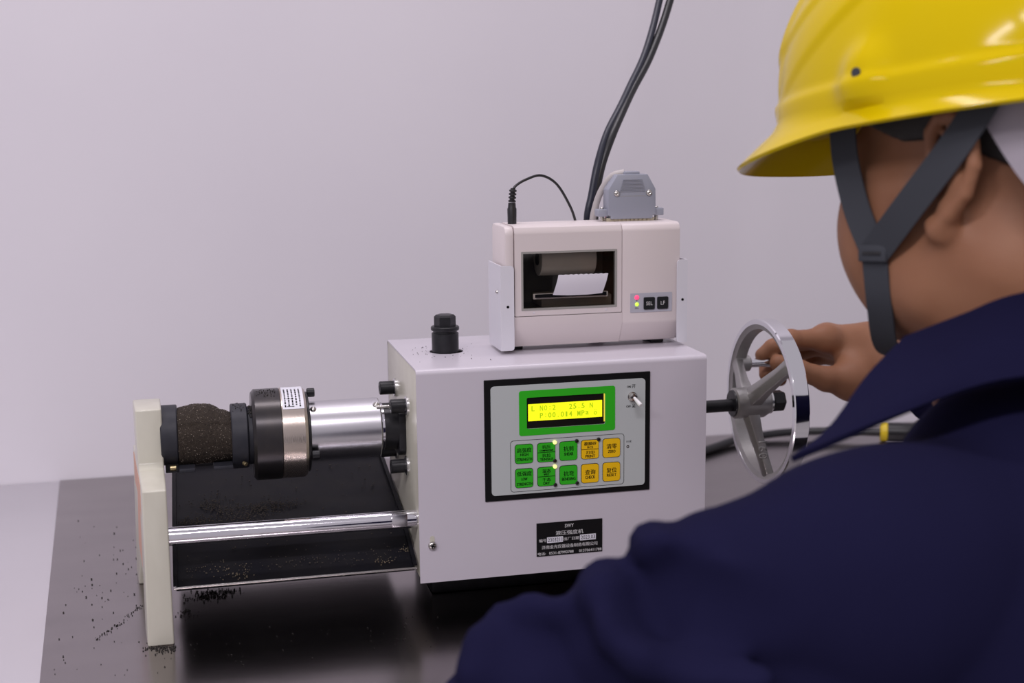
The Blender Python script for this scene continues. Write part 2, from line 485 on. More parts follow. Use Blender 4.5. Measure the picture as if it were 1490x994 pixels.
# ================================================================== the strength tester
W, ZLO, ZHI, DP = 0.2597, 0.0335, 0.2201, 0.166
RY, RZ = 0.083, 0.1545          # axis of ram, shaft and wheel
tester = thing('strength_tester', (0.0, 0.08, 0.0), 'white and cream hydraulic sand strength tester with green and amber keypad', 'test machine')

# ---- folded sheet cover with a round hole in the top
bm = BM(); rb = 0.0045; HX, HY, HR = 0.0423, 0.0854, 0.0152
prof = [(0.0, ZLO)] + [(rb - rb * math.cos(a), ZHI - rb + rb * math.sin(a)) for a in [math.radians(90 * k / 6) for k in range(7)]]
prof2 = [(DP - rb + rb * math.sin(a), ZHI - rb + rb * math.cos(a)) for a in [math.radians(90 * k / 6) for k in range(7)]] + [(DP, ZLO)]
def strip(pr):
    L = [bm.verts.new((0, y, z)) for y, z in pr]; R_ = [bm.verts.new((W, y, z)) for y, z in pr]
    for i in range(len(pr) - 1): bm.faces.new((L[i], R_[i], R_[i + 1], L[i + 1]))
    return L, R_
L1, R1 = strip(prof); L2, R2 = strip(prof2)
circ = [bm.verts.new((HX + HR * math.cos(2 * math.pi * i / 48), HY + HR * math.sin(2 * math.pi * i / 48), ZHI)) for i in range(48)]
ed = []
def gete(a, b):
    e = bm.edges.get((a, b)); return e if e else bm.edges.new((a, b))
ed += [gete(L1[-1], R1[-1]), gete(R1[-1], R2[0]), gete(R2[0], L2[0]), gete(L2[0], L1[-1])]
ed += [gete(circ[i], circ[(i + 1) % 48]) for i in range(48)]
bmesh.ops.triangle_fill(bm, edges=ed, use_beauty=True, use_dissolve=False)
bad = [f for f in bm.faces if all((v.co.xy - Vector((HX, HY))).length < HR + 1e-5 for v in f.verts)]
bmesh.ops.delete(bm, geom=bad, context='FACES_ONLY')
bmesh.ops.recalc_face_normals(bm, faces=bm.faces)
if next(f for f in bm.faces if abs(f.calc_center_median().y) < 1e-4).normal.y > 0:
    bmesh.ops.reverse_faces(bm, faces=bm.faces)
bmesh.ops.solidify(bm, geom=list(bm.faces), thickness=0.0012)
obj('cover', bm, 'cover', tester, sharp=28)
# end castings inside the cover
pl = obj('end_plate', bbox(0.0004, 0.016, 0.0015, DP - 0.0015, 0.037, ZHI - 0.0016, 0.0008), 'cast', tester)
obj('end_plate', bbox(W - 0.016, W - 0.0006, 0.0015, DP - 0.0015, 0.037, ZHI - 0.0016, 0.0008), 'cast', tester)
obj('base', bbox(0.020, W - 0.020, 0.062, DP - 0.012, 0.0, 0.040, 0.003), 'black', tester)

# ---- end post on the left
def postprof():
    return [(0.0, 0.0), (0.0, 0.1325), (0.054, 0.1362), (0.0605, 0.1400), (0.0605, 0.1872), (0.1075, 0.1872), (0.1075, 0.1400), (0.114, 0.1362),
            (0.168, 0.1325), (0.200, 0.0), (0.160, 0.0), (0.150, 0.030), (0.050, 0.030), (0.040, 0.0)]
xl = lambda y, z: -0.2262 - 0.075 * y + (-0.0022 if z < 0.01 else 0)
xr = lambda y, z: -0.2070 - 0.035 * y
post = obj('end_post', prism(postprof(), lambda p: (xl(*p), p[0], p[1]), lambda p: (xr(*p), p[0], p[1]), 0.0016, 3), 'cast', tester, sharp=50)
obj('primer_patch', prism([(0.03, 0.045), (0.16, 0.045), (0.15, 0.13), (0.03, 0.13)], lambda p: (xl(*p) - 0.0005, p[0], p[1]), lambda p: (xl(*p) + 0.0005, p[0], p[1])), 'primer', post)

# ---- guide rods (front one in view, its twin behind the ram)
for y, dz in ((0.0145, 0), (0.150, -0.040)):
    gr = obj('guide_rod', cyl((-0.208, y, 0.0886 + dz), (0.001, y, 0.0873 + dz), 0.0078, 0.0004, 40), 'chrome', tester)
    if y < 0.1:
        obj('wrench_flat', bbox(-0.0222, -0.0090, y - 0.0083, y - 0.0030, 0.0835, 0.0945, 0.0004), 'alu', gr)

# ---- catch tray: sloping sheet pan with raised rim
tp = [(0.007, 0.0445), (0.040, 0.0575), (0.083, 0.0715), (0.150, 0.0840), (0.215, 0.0960)]
tx0, tx1 = -0.2058, -0.0012
bm = BM()
rowsL = []
for x in (tx0, tx0 + 0.0035, tx0 + 0.0036, tx1 - 0.0036, tx1 - 0.0035, tx1):
    up = 0.0042 if x in (tx0, tx0 + 0.0035, tx1 - 0.0035, tx1) else 0.0
    rowsL.append([bm.verts.new((x, y, z + up)) for y, z in tp])
for A, B in zip(rowsL, rowsL[1:]):
    for i in range(len(tp) - 1): bm.faces.new((A[i], A[i + 1], B[i + 1], B[i]))
bmesh.ops.recalc_face_normals(bm, faces=bm.faces)
bmesh.ops.solidify(bm, geom=list(bm.faces), thickness=0.0012)
tray = obj('catch_tray', bm, 'tray', tester)
obj('front_lip', tube([(tx0 + 0.0005, 0.0065, 0.0462), (tx1 - 0.0005, 0.0065, 0.0456)], 0.0010, 10, smooth=0), 'screw', tray)
obj('back_rim', bbox(tx0, tx1, 0.2140, 0.2155, 0.0945, 0.1000, 0.0005), 'tray', tray)

obj('rear_bed', bbox(-0.2040, 0.0000, 0.105, 0.205, 0.0255, 0.070, 0.002), 'tray', tester)

# ---- ram assembly, left to right
def xl_lathe(name, prof, m, parent, seg=64, sharp=35):
    return obj(name, lathe([(x, r) for x, r in prof], (0, RY, RZ), (1, 0, 0), seg), m, parent, sharp)
def disc(x0, x1, r, b=0.0008): return [(x0, 0), (x0, r - b), (x0 + b, r), (x1 - b, r), (x1, r - b), (x1, 0)]
JZ = 0.0045
ljaw = obj('clamp_jaw', lathe(disc(-0.211, -0.1968, 0.0262), (0, RY, RZ + JZ), (1, 0, 0), 64), 'jaw', tester)
obj('lower_block', bbox(-0.2085, -0.1968, RY - 0.012, RY + 0.012, RZ - 0.0265, RZ - 0.018, 0.0008), 'black', ljaw)
obj('support_lip', bbox(-0.1968, -0.1835, RY - 0.030, RY + 0.010, RZ - 0.0225, RZ - 0.0195, 0.0006), 'jaw', ljaw)
obj('jaw_screw', cyl((-0.2045, RY - 0.020, RZ - 0.0200), (-0.199, RY - 0.020, RZ - 0.0200), 0.0026, 0.0004, 16), 'brass', ljaw)
rjaw = xl_lathe('clamp_jaw', disc(-0.1515, -0.1375, 0.0285), 'jaw', tester)
obj('support_lip', bbox(-0.168, -0.1515, RY - 0.027, RY + 0.010, RZ - 0.0225, RZ - 0.0195, 0.0006), 'jaw', rjaw)
obj('jaw_screw', cyl((-0.1425, RY - 0.0245, RZ - 0.0185), (-0.1405, RY - 0.0275, RZ - 0.0195), 0.0019, 0.0003, 16), 'brass', rjaw)
obj('jaw_shoulder', lathe(disc(-0.1375, -0.1320, 0.0255), (0, RY, RZ), (1, 0, 0), 64), 'jaw', rjaw)
cell = xl_lathe('load_cell_ring', [(-0.1335, 0), (-0.1335, 0.0375), (-0.1310, 0.0402), (-0.1095, 0.0402), (-0.1090, 0.0395), (-0.1090, 0)], 'cell_black', tester, 80)
cs = xl_lathe('load_cell_body', [(-0.1090, 0), (-0.1090, 0.0396), (-0.1086, 0.0400), (-0.0895, 0.0400), (-0.0870, 0.0380), (-0.0870, 0)], 'cell_steel', tester, 80)
xl_lathe('flange_gasket', disc(-0.0870, -0.0843, 0.0355), 'black', tester)
# sticker wrapped on the steel ring
def wrap_patch(x0, x1, a0, a1, r, n=16):
    b = BM(); rows = []
    for k in range(n + 1):
        a = math.radians(a0 + (a1 - a0) * k / n)
        rows.append([b.verts.new((x, RY - r * math.sin(a), RZ + r * math.cos(a))) for x in (x0, x1)])
    for A, B in zip(rows, rows[1:]): b.faces.new((A[0], A[1], B[1], B[0]))
    bmesh.ops.recalc_face_normals(b, faces=b.faces)
    f = b.faces[:][0]
    if f.normal.dot(f.calc_center_median() - Vector((f.calc_center_median().x, RY, RZ))) < 0: bmesh.ops.reverse_faces(b, faces=b.faces)
    return b
stk = obj('rating_sticker', wrap_patch(-0.1075, -0.0892, -22, 47, 0.0403), 'sticker', cs)
bm = BM()
for i, x in enumerate((-0.1052, -0.1020, -0.0988, -0.0956, -0.0925)):
    a = 8
    while a < 43:
        la = random.uniform(1.6, 4.2)
        merge(bm, wrap_patch(x - 0.0006, x + 0.0006, a, min(a + la, 44), 0.0405, 3)); a += la + random.uniform(1.0, 1.6)
for x0, x1, a in ((-0.1040, -0.0975, 30.5), (-0.1040, -0.0975, 43)):
    merge(bm, wrap_patch(x0, x1, a, a + 0.6, 0.0405, 1))
obj('print', bm, 'ink', stk)
# socket screws on the flange
def socket_bolt(x0, x1, y, z, r, parent, hex_r=None, washer=None):
    """head on the axis -X: outer end at x0, seat at x1"""
    hr = hex_r or r * 0.5
    b = lathe([(x0 + 0.003, 0), (x0 + 0.003, hr), (x0, hr * 1.02), (x0, r - 0.0006), (x0 + 0.0006, r), (x1 - 0.002, r), (x1 - 0.0018, r * 0.96), (x1 - 0.0012, r), (x1, r), (x1, 0)], (0, y, z), (1, 0, 0), 32)
    o = obj('socket_bolt', b, 'black', parent)
    if washer:
        obj('washer', lathe([(x1 - 0.0005, 0), (x1 - 0.0005, washer - 0.0006), (x1, washer), (x1 + 0.0018, washer), (x1 + 0.0018, 0)], (0, y, z), (1, 0, 0), 36), 'washer', o)
    return o
for a in (-6, 115, 235):
    a = math.radians(a)
    y = RY - 0.0325 * math.sin(a); z = RZ + 0.0345 * math.cos(a)
    obj('flange_bolt', cyl((-0.0843, y, z), (-0.0775, y, z), 0.0040, 0.0005, 24), 'black', tester)
sl = xl_lathe('cylinder_sleeve', [(-0.0840, 0), (-0.0840, 0.0262), (-0.0834, 0.0267), (-0.0222, 0.0267), (-0.0216, 0.0262), (-0.0216, 0.020), (-0.0240, 0.0195)], 'alu', tester, 80)
def panhead(p, n, r, parent, m='screw', name='screw'):
    p = Vector(p); n = Vector(n).normalized()
    b = lathe([(-0.001, r), (0.0004, r), (0.0012, r * 0.86), (0.0017, r * 0.5), (0.0018, r * 0.42), (0.0009, 0.0)], p, n, 24)
    o = obj(name, b, m, parent, sharp=60)
    return o
for x, a in ((-0.0805, 32), (-0.0250, 30), (-0.0800, 133)):
    a = math.radians(a); n = Vector((0, -math.sin(a), math.cos(a)))
    panhead(Vector((x, RY, RZ)) + n * 0.0267, n, 0.0029, sl, name='sleeve_screw')
xl_lathe('ram_gland', [(-0.0300, 0), (-0.0300, 0.0185), (-0.0190, 0.0190), (-0.0188, 0.0212), (0.0010, 0.0212), (0.0010, 0)], 'black', tester)
xl_lathe('ram_collar', disc(-0.0205, -0.0178, 0.0216, 0.0004), 'chrome', tester)
obj('gland_plate', prism(rrect(RY - 0.021, RY + 0.021, RZ - 0.024, RZ + 0.018, 0.008), lambda p: (-0.0060, p[0], p[1]), lambda p: (0.0006, p[0], p[1]), 0.0008), 'black', tester)
obj('tie_rod', cyl((-0.0250, RY - 0.016, RZ + 0.0215), (0.0, RY - 0.016, RZ + 0.0215), 0.0016, seg=16), 'screw', tester)
for y, z in ((0.1180, 0.1828), (0.0510, 0.1795), (0.0580, 0.1235), (0.1180, 0.1235)):
    socket_bolt(-0.0150, -0.0012, y, z, 0.0062, tester, 0.0030, 0.0085)

OCT = [(1, 0, 0), (-1, 0, 0), (0, 1, 0), (0, -1, 0), (0, 0, 1), (0, 0, -1)]
OCF = [(0, 2, 4), (2, 1, 4), (1, 3, 4), (3, 0, 4), (2, 0, 5), (1, 2, 5), (3, 1, 5), (0, 3, 5)]
def grains(name, pts, m, label=None, cat='sand'):
    V = []; F = []
    for (x, y, z, r) in pts:
        b = len(V); rot = Matrix.Rotation(random.uniform(0, 6.3), 3, Vector((random.random(), random.random(), random.random() + 0.1)).normalized())
        for v in OCT:
            q = rot @ Vector(v); V.append((x + q.x * r * random.uniform(.7, 1.2), y + q.y * r * random.uniform(.7, 1.2), z + q.z * r * 0.8))
        F += [tuple(b + i for i in f) for f in OCF]
    me = bpy.data.meshes.new(name); me.from_pydata(V, [], F); me.update()
    o = obj(name, me, m, None, smooth=False)
    return tag(o, label, cat, kind='stuff')
G = random.gauss; U = random.uniform
# ---- specimen of moulding sand
def specimen():
    bm = BM(); nu, nv = 44, 110
    rows = []
    for i in range(nu + 1):
        t = i / nu; x = -0.1965 + 0.0455 * t
        ring = []
        for j in range(nv):
            a = 2 * math.pi * j / nv
            up = max(0.0, math.cos(a)); r = 0.0252
            r += 0.0026 * up * math.sin(math.pi * min(1, t * 1.25)) - 0.0065 * up * max(0, t - 0.62) / 0.38
            r -= 0.0022 * max(0, -math.cos(a)) * t
            # crack running along the near side
            da = abs((a - math.radians(56) + 0.02 * math.sin(t * 9)) * 0.025)
            r -= 0.0013 * math.exp(-(da / 0.00045) ** 2)
            if math.radians(15) < a < math.radians(56): r += 0.0010
            p = Vector((x, -math.sin(a), math.cos(a)))
            r += 0.0007 * noise.noise(Vector((x * 420, a * 9, 1.3))) + 0.0006 * noise.noise(Vector((x * 1100, a * 26, 5.1)))
            if up > 0.75: r += 0.0009 * noise.noise(Vector((x * 260, a * 4, 9.0)))
            ring.append(bm.verts.new((x, RY - r * math.sin(a), RZ + JZ * 0.5 + r * math.cos(a))))
        rows.append(ring)
    for A, B in zip(rows, rows[1:]):
        for j in range(nv): bm.faces.new((A[j], A[(j + 1) % nv], B[(j + 1) % nv], B[j]))
    bm.faces.new(rows[0]); bm.faces.new(rows[-1])
    bmesh.ops.recalc_face_normals(bm, faces=bm.faces)
    return bm
sp = obj('sand_specimen', specimen(), 'sand', None, sharp=80)
pp = []
while len(pp) < 900:
    f = random.choice(sp.data.polygons)
    if len(f.vertices) != 4: continue
    c_ = f.center
    pp.append((c_.x + U(-.0004, .0004), c_.y + U(-.0004, .0004), c_.z + U(-.0004, .0004), U(0.00022, 0.00048)))
tmp = grains('painted_glint_grains', pp, 'grain_glint', None, None); tmp.parent = sp
tag(sp, 'dark cracked cylinder of moulding sand clamped between the black jaws', 'sand specimen')

# ---- filler plug on top
obj('filler_collar', cyl((HX - 0.001, HY - 0.001, 0.170), (HX - 0.001, HY - 0.001, 0.2375), 0.0122, 0.0006, 48), 'black', tester)
pg = obj('filler_plug', lathe([(0, 0), (0, 0.0108), (0.0026, 0.0108), (0.0026, 0.0122), (0.0034, 0.0128), (0.0056, 0.0128), (0.0064, 0.0120), (0.0064, 0)], (HX - 0.001, HY - 0.001, 0.2370), (0, 0, 1), 40), 'black', tester)
obj('hex_head', lathe([(0, 0), (0, 0.0098), (0.0088, 0.0098), (0.0106, 0.0080), (0.0106, 0)], (HX - 0.001, HY - 0.001, 0.2432), (0, 0, 1), 6, phase=0.35), 'black', pg, sharp=20)

# ---- cover screw in its slot
obj('screw_slot', rplate(0.0090, 0.0131, 0.0640, 0.0752, 0.0020, -0.0002, 0.0004), 'cast', tester)
sc = panhead((0.0109, -0.0012, 0.0668), (0, -1, 0), 0.0036, tester, name='cover_screw')
bm = BM()
for a in (20, 110):
    d = Matrix.Rotation(math.radians(a), 4, 'Y')
    b = bbox(-0.0021, 0.0021, -0.0004, 0.0004, -0.00045, 0.00045)
    bmesh.ops.transform(b, matrix=Matrix.Translation((0.0109, -0.0027, 0.0668)) @ d, verts=b.verts); merge(bm, b)
obj('cross_recess', bm, 'ink', sc)

# ---- control panel
pan = obj('panel_bezel', bbox(0.0579, 0.2067, -0.0012, 0.0002, 0.1018, 0.2084, 0.0003, 1), 'bezel', tester)
obj('panel_face', rring((0.0634, 0.2018, 0.1070, 0.2028, 0.0032), (0.0948, 0.1651, 0.1643, 0.1916, 0.0012), -0.0024, -0.0010), 'face', pan)
disp = obj('display', rplate(0.0946, 0.1653, 0.1641, 0.1918, 0.0012, -0.0014, -0.0006), 'lcdblack', tester)
obj('display_surround', rring((0.0880, 0.1741, 0.1584, 0.1978, 0.0022), (0.0948, 0.1651, 0.1643, 0.1916, 0.0012), -0.0027, -0.0023), 'green', disp)
obj('screen', bbox(0.0963, 0.1625, -0.0019, -0.0014, 0.1708, 0.1856), 'lcd', disp)
obj('backlight_edge', bbox(0.1641, 0.1650, -0.0021, -0.0013, 0.1665, 0.1912), 'lcdglow', disp)
def lcd_lines():
    L = []
    def row(s, x0, z, dx):
        for i, ch in enumerate(s):
            if ch != ' ': L.append((ch, x0 + i * dx, z if ch not in '.' else z - 0.0018, 0.0008 if ch == '.' else (0.0031 if ch in ':' else (0.0034 if ch in 'a' else 0.0046)), 0.0008 if ch in '.:' else (0.0013 if ch == '1' else 0.0027)))
    dx = 0.00372
    row('L NO:2   25.5 N', 0.1005, 0.1817, dx)
    row('P:00.014 MPa ö', 0.1079, 0.1752, dx)
    return L
obj('display_text', text_front(lcd_lines(), -0.00195, 0.006, bold=0.0002), 'lcdtext', disp, smooth=False)
obj('keypad_outline', rring((0.0800, 0.1826, 0.1090, 0.1547, 0.0028), (0.0804, 0.1822, 0.1094, 0.1543, 0.0025), -0.00248, -0.0023), 'ink', pan)
KX = (0.0920, 0.1118, 0.1317, 0.1512, 0.1708); KZ = (0.1426, 0.1211)
KH = 0.0077
keys = {
    (0, 0): ('green', [('高强度', 0.0033, 0.0042, 0.0128), ('HIGH', -0.0006, 0.0026, 0.0070), ('STRENGTH', -0.0048, 0.0026, 0.0138)], False),
    (1, 0): ('green', [('抗压', 0.0050, 0.0032, 0.0076), ('COMPRESSIVE', 0.0018, 0.0016, 0.0122), ('抗拉', -0.0026, 0.0032, 0.0076), ('TENSILE', -0.0060, 0.0024, 0.0118)], True),
    (2, 0): ('green', [('抗剪', 0.0020, 0.0046, 0.0092), ('SHEAR', -0.0027, 0.0028, 0.0082)], False),
    (3, 0): ('yellow', [('覆膜砂', 0.0052, 0.0032, 0.0110), ('RCS', 0.0020, 0.0020, 0.0050), ('打印', -0.0027, 0.0032, 0.0074), ('PRINT', -0.0060, 0.0024, 0.0086)], True),
    (4, 0): ('yellow', [('清零', 0.0016, 0.0046, 0.0092), ('ZERO', -0.0031, 0.0026, 0.0068)], False),
    (0, 1): ('green', [('低强度', 0.0040, 0.0042, 0.0130), ('LOW', -0.0008, 0.0026, 0.0052), ('STRENGTH', -0.0052, 0.0026, 0.0138)], False),
    (1, 1): ('green', [('湿态', 0.0051, 0.0032, 0.0074), ('WET', 0.0019, 0.0020, 0.0052), ('干态', -0.0026, 0.0032, 0.0074), ('DRY', -0.0060, 0.0024, 0.0056)], True),
    (2, 1): ('green', [('抗弯', 0.0012, 0.0046, 0.0092), ('BENDING', -0.0035, 0.0028, 0.0122)], False),
    (3, 1): ('yellow', [('查询', 0.0012, 0.0046, 0.0092), ('CHECK', -0.0034, 0.0028, 0.0088)], False),
    (4, 1): ('yellow', [('复位', 0.0016, 0.0046, 0.0092), ('RESET', -0.0028, 0.0026, 0.0086)], False)}
for (i, j), (colr, lines, split) in keys.items():
    kx, kz = KX[i], KZ[j]
    k = obj('key', rplate(kx - KH, kx + KH, kz - 0.0082, kz + 0.0082, 0.0022, -0.0032, -0.0022), colr, tester)
    k['label'] = ('green' if colr == 'green' else 'amber') + ' membrane key marked ' + ' '.join(l[0] for l in lines if l[0].isascii())
    obj('key_outline', rplate(kx - KH - 0.0004, kx + KH + 0.0004, kz - 0.0086, kz + 0.0086, 0.0025, -0.0027, -0.0022), 'ink', k)
    obj('lettering', text_front([(b, kx, kz + z, h, wd) for b, z, h, wd in lines], -0.00326, bold=0.00022), 'ink', k, smooth=False)
    if split:
        obj('divider', bbox(kx - KH, kx + KH, -0.0033, -0.0031, kz - 0.0001, kz + 0.00035), 'ink', k)
for x, z, on in ((0.1194, 0.1510, 1), (0.1194, 0.1346, 0), (0.1392, 0.1509, 0), (0.1590, 0.1510, 0), (0.1195, 0.1294, 1), (0.1197, 0.1131, 0), (0.1395, 0.1132, 0)):
    o = obj('indicator_light', lathe([(-0.001, 0.0017), (0.0006, 0.0017), (0.0013, 0.0011), (0.0015, 0)], (x, -0.0030, z), (0, -1, 0), 20), 'led_on' if on else 'led_off', tester)
    o['label'] = 'lit yellow indicator light' if on else 'unlit dark indicator light'
swt = obj('toggle_switch', lathe([(0, 0.0042), (0.0010, 0.0042), (0.0012, 0.0036), (0.0042, 0.0034), (0.0048, 0.0022), (0.0048, 0)], (0.1898, -0.0024, 0.1872), (0, -1, 0), 24), 'screw', tester)
obj('toggle_lever', lathe([(0, 0.0012), (0.006, 0.0017), (0.0115, 0.0020), (0.0125, 0.0014), (0.0127, 0)], (0.1902, -0.0062, 0.1870), (0.20, -1, -0.42), 18), 'switch_white', swt)
obj('switch_lettering', text_front([('ON', 0.1866, 0.1960, 0.0020, 0.0034), ('开', 0.1910, 0.1962, 0.0034, 0.0034), ('OFF', 0.1864, 0.1785, 0.0020, 0.0042), ('关', 0.1910, 0.1785, 0.0034, 0.0034)], -0.00248, bold=0.00015), 'ink', pan, smooth=False)
obj('dial_lettering', text_front([('对比度', 0.1868, 0.1472, 0.0018, 0.0048)], -0.00248), 'ink', pan, smooth=False)
obj('contrast_dial', lathe([(0, 0.0013), (0.0002, 0.0013), (0.0002, 0.0007), (-0.0006, 0.0006), (-0.0006, 0)], (0.1859, -0.0024, 0.1426), (0, -1, 0), 18), 'screw', tester)

# ---- rating plate
npl = obj('rating_plate', bbox(0.1033, 0.1632, -0.0006, 0.0001, 0.0485, 0.0786), 'bezel', tester)
npl['label'] = 'black rating plate with white lettering'
obj('white_field', bbox(0.11264, 0.12718, -0.0007, -0.0005, 0.0602, 0.0654), 'sticker', npl)
obj('white_field', bbox(0.14266, 0.15722, -0.0007, -0.0005, 0.0601, 0.0654), 'sticker', npl)
obj('plate_lettering', text_front([('SWY', 0.1329, 0.0747, 0.0032, 0.0080), ('液压强度机', 0.1331, 0.0686, 0.0040, 0.0252), ('编号', 0.1087, 0.0628, 0.0030, 0.0066), ('出厂日期', 0.1348, 0.0628, 0.0030, 0.0140),
                                   ('济南金光仪器设备制造有限公司', 0.1332, 0.0565, 0.0034, 0.0508), ('电话:', 0.1078, 0.0508, 0.0028, 0.0070), ('0531-87992788', 0.1256, 0.0508, 0.0025, 0.0222), ('013706411788', 0.1521, 0.0508, 0.0025, 0.0206)], -0.00066, bold=0.00010), 'whiteink', npl, smooth=False)
obj('handwriting', text_front([('2303211', 0.1199, 0.0628, 0.0034, 0.0130), ('2023.03', 0.1500, 0.0628, 0.0034, 0.0130)], -0.00076), 'ink', npl, smooth=False)

# ---- handwheel
WX, WY, WZ, WR = 0.347, RY, 0.1555, 0.080
obj('wheel_shaft', cyl((W - 0.004, WY, WZ - 0.002), (0.332, WY, WZ - 0.0015), 0.0060, seg=32), 'black', tester)
wheel = obj('handwheel', lathe([(WX, WR - 0.0052), (WX, WR - 0.0010), (WX + 0.0012, WR), (WX + 0.0140, WR), (WX + 0.0152, WR - 0.0012), (WX + 0.0152, WR - 0.0052)], (0, WY, WZ), (1, 0, 0), 120, closed=True), 'wheel_chrome', tester)
wheel['label'] = 'chrome rimmed cast handwheel'
obj('inner_rim', lathe([(WX + 0.0006, WR - 0.0050), (WX + 0.0022, WR - 0.0100), (WX + 0.0130, WR - 0.0110), (WX + 0.0148, WR - 0.0050)], (0, WY, WZ), (1, 0, 0), 120, closed=True), 'wheel_cast', wheel)
obj('hub', lathe([(0.3195, 0), (0.3195, 0.0120), (0.3215, 0.0148), (0.350, 0.0152), (0.356, 0.0120), (0.356, 0)], (0, WY, WZ), (1, 0, 0), 48), 'wheel_cast', wheel)
obj('hub_face', lathe([(0.3188, 0), (0.3188, 0.0125), (0.3200, 0.0131), (0.3215, 0.0131), (0.3215, 0)], (0, WY, WZ), (1, 0, 0), 48), 'black', wheel)
th0 = 21
for n in range(3):
    th = math.radians(th0 + 120 * n)
    d = Vector((0, math.cos(th), math.sin(th))); s = Vector((0, -math.sin(th), math.cos(th))); X = Vector((1, 0, 0)); c0 = Vector((0, WY, WZ))
    sec = []
    bm = BM()
    for t, x, hw, hx in ((0.010, 0.336, 0.0095, 0.0075), (0.030, 0.341, 0.0078, 0.0058), (0.055, 0.348, 0.0066, 0.0048), (0.0725, 0.3525, 0.0072, 0.0050)):
        c_ = c0 + d * t + X * x
        sec.append([bm.verts.new(c_ + s * (a * hw) + X * (b * hx)) for a, b in ((-1, -0.55), (0, -1.0), (1, -0.55), (1, 1), (-1, 1))])
    for A, B in zip(sec, sec[1:]):
        for k in range(5): bm.faces.new((A[k], A[(k + 1) % 5], B[(k + 1) % 5], B[k]))
    bm.faces.new(sec[0]); bm.faces.new(sec[-1]); bmesh.ops.recalc_face_normals(bm, faces=bm.faces)
    bmesh.ops.bevel(bm, geom=list(bm.edges), offset=0.0009, segments=2, profile=0.5, affect='EDGES')
    spoke = obj('spoke', bm, 'wheel_cast', wheel)
    if n == 2:
        b = text_bm('160', 0.0095, 0.017)
        u_ = -d; v_ = X * 1.0
        # raised size mark on the near flank of the lower spoke
        nrm = -s
        if nrm.y > 0: nrm = -nrm
        up_ = X; rt = up_.cross(nrm)
        o_ = c0 + d * 0.046 + X * 0.3455 + nrm * 0.0074
        mtx = Matrix((rt.to_4d(), up_.to_4d(), nrm.to_4d(), o_.to_4d())).transposed()
        for q in range(3): mtx[3][q] = 0
        mtx[3][3] = 1
        bmesh.ops.solidify(b, geom=list(b.faces), thickness=-0.0006)
        bmesh.ops.transform(b, matrix=mtx, verts=b.verts)
        obj('size_mark', b, 'wheel_cast', spoke, smooth=False)
hy_, hz_ = WY + 0.0665, WZ + 0.0252
obj('handle_boss', cyl((0.349, hy_, hz_), (0.3655, hy_, hz_), 0.0082, 0.0012, 32), 'wheel_cast', wheel)
obj('crank_handle', lathe([(0, 0), (0, 0.0046), (0.012, 0.0046), (0.024, 0.0056), (0.030, 0.0056), (0.033, 0.0042), (0.034, 0)], (0.3655, hy_, hz_), (1, 0, 0), 28), 'wheel_chrome', wheel)
wn = obj('shaft_nut', lathe([(0, 0), (0, 0.0105), (0.010, 0.0105), (0.0115, 0.0090), (0.0115, 0)], (0.3605, WY, WZ), (1, 0, 0), 6), 'black', wheel, sharp=20)
obj('washer', cyl((0.356, WY, WZ), (0.3585, WY, WZ), 0.0120, 0.0004), 'washer', wheel)
obj('washer', cyl((0.3585, WY, WZ), (0.3605, WY, WZ), 0.0105, 0.0004), 'black', wheel)

# ================================================================== panel printer on top of the cover
PY0, PY1, PB, PT = 0.055, 0.106, 0.2246, 0.3335
PX0, PX1 = 0.0905, 0.2545
printer = thing('panel_printer', (0.1725, 0.08, ZHI), 'small beige receipt printer with smoked window on top of the tester', 'printer')
# body: shell with an open window recess
body = BM()
wx0, wx1, wz0, wz1 = 0.1062, 0.1932, 0.2592, 0.3098
prof = [(PY0 + 0.010, PB), (PY0 + 0.0002, 0.2430), (PY0, PT - 0.006), (PY0 + 0.002, PT - 0.0015), (PY0 + 0.006, PT), (PY1 - 0.002, PT), (PY1, PT - 0.002), (PY1, PB)]
def pr_part(name, x0, x1, mtl='printer', bev=0.0012):
    return obj(name, prism(prof, lambda p: (x0, p[0], p[1]), lambda p: (x1, p[0], p[1]), bev, 2), mtl, printer)
pr_part('left_cheek', PX0, 0.0990, bev=0.0022)
pr_part('right_cheek', 0.1990, PX1, bev=0.0015)
# middle: chin below the door, door with window frame, back shell
obj('chin', prism([(PY0 + 0.010, PB), (PY0 + 0.0002, 0.2430), (PY0 + 0.0001, 0.2528), (PY1, 0.2528), (PY1, PB)], lambda p: (0.0988, p[0], p[1]), lambda p: (0.1992, p[0], p[1])), 'printer', printer)
obj('back_shell', bbox(0.0988, 0.1992, PY1 - 0.004, PY1, 0.2528, PT - 0.004), 'printer_dark', printer)
door = obj('door', rring((0.0994, 0.1986, 0.2534, 0.3262, 0.0008), (wx0 - 0.001, wx1 + 0.001, wz0 - 0.001, wz1 + 0.001, 0.0006), PY0, PY0 + 0.004), 'printer', printer)
obj('door_top', prism([(PY0, 0.3262), (PY0, PT - 0.006), (PY0 + 0.002, PT - 0.0015), (PY0 + 0.006, PT), (PY1 - 0.002, PT), (PY1, PT - 0.002), (PY1, 0.3262)], lambda p: (0.0994, p[0], p[1]), lambda p: (0.1986, p[0], p[1])), 'printer', door)
obj('window_frame', rring((wx0 - 0.001, wx1 + 0.001, wz0 - 0.001, wz1 + 0.001, 0.0006), (wx0 + 0.0008, wx1 - 0.0008, wz0 + 0.0008, wz1 - 0.0008, 0.0004), PY0 - 0.0003, PY0 + 0.005), 'frame_grey', door)
obj('window_pane', bbox(wx0 + 0.0006, wx1 - 0.0006, PY0 + 0.0018, PY0 + 0.0028, wz0 + 0.0006, wz1 - 0.0006), 'glass', door)
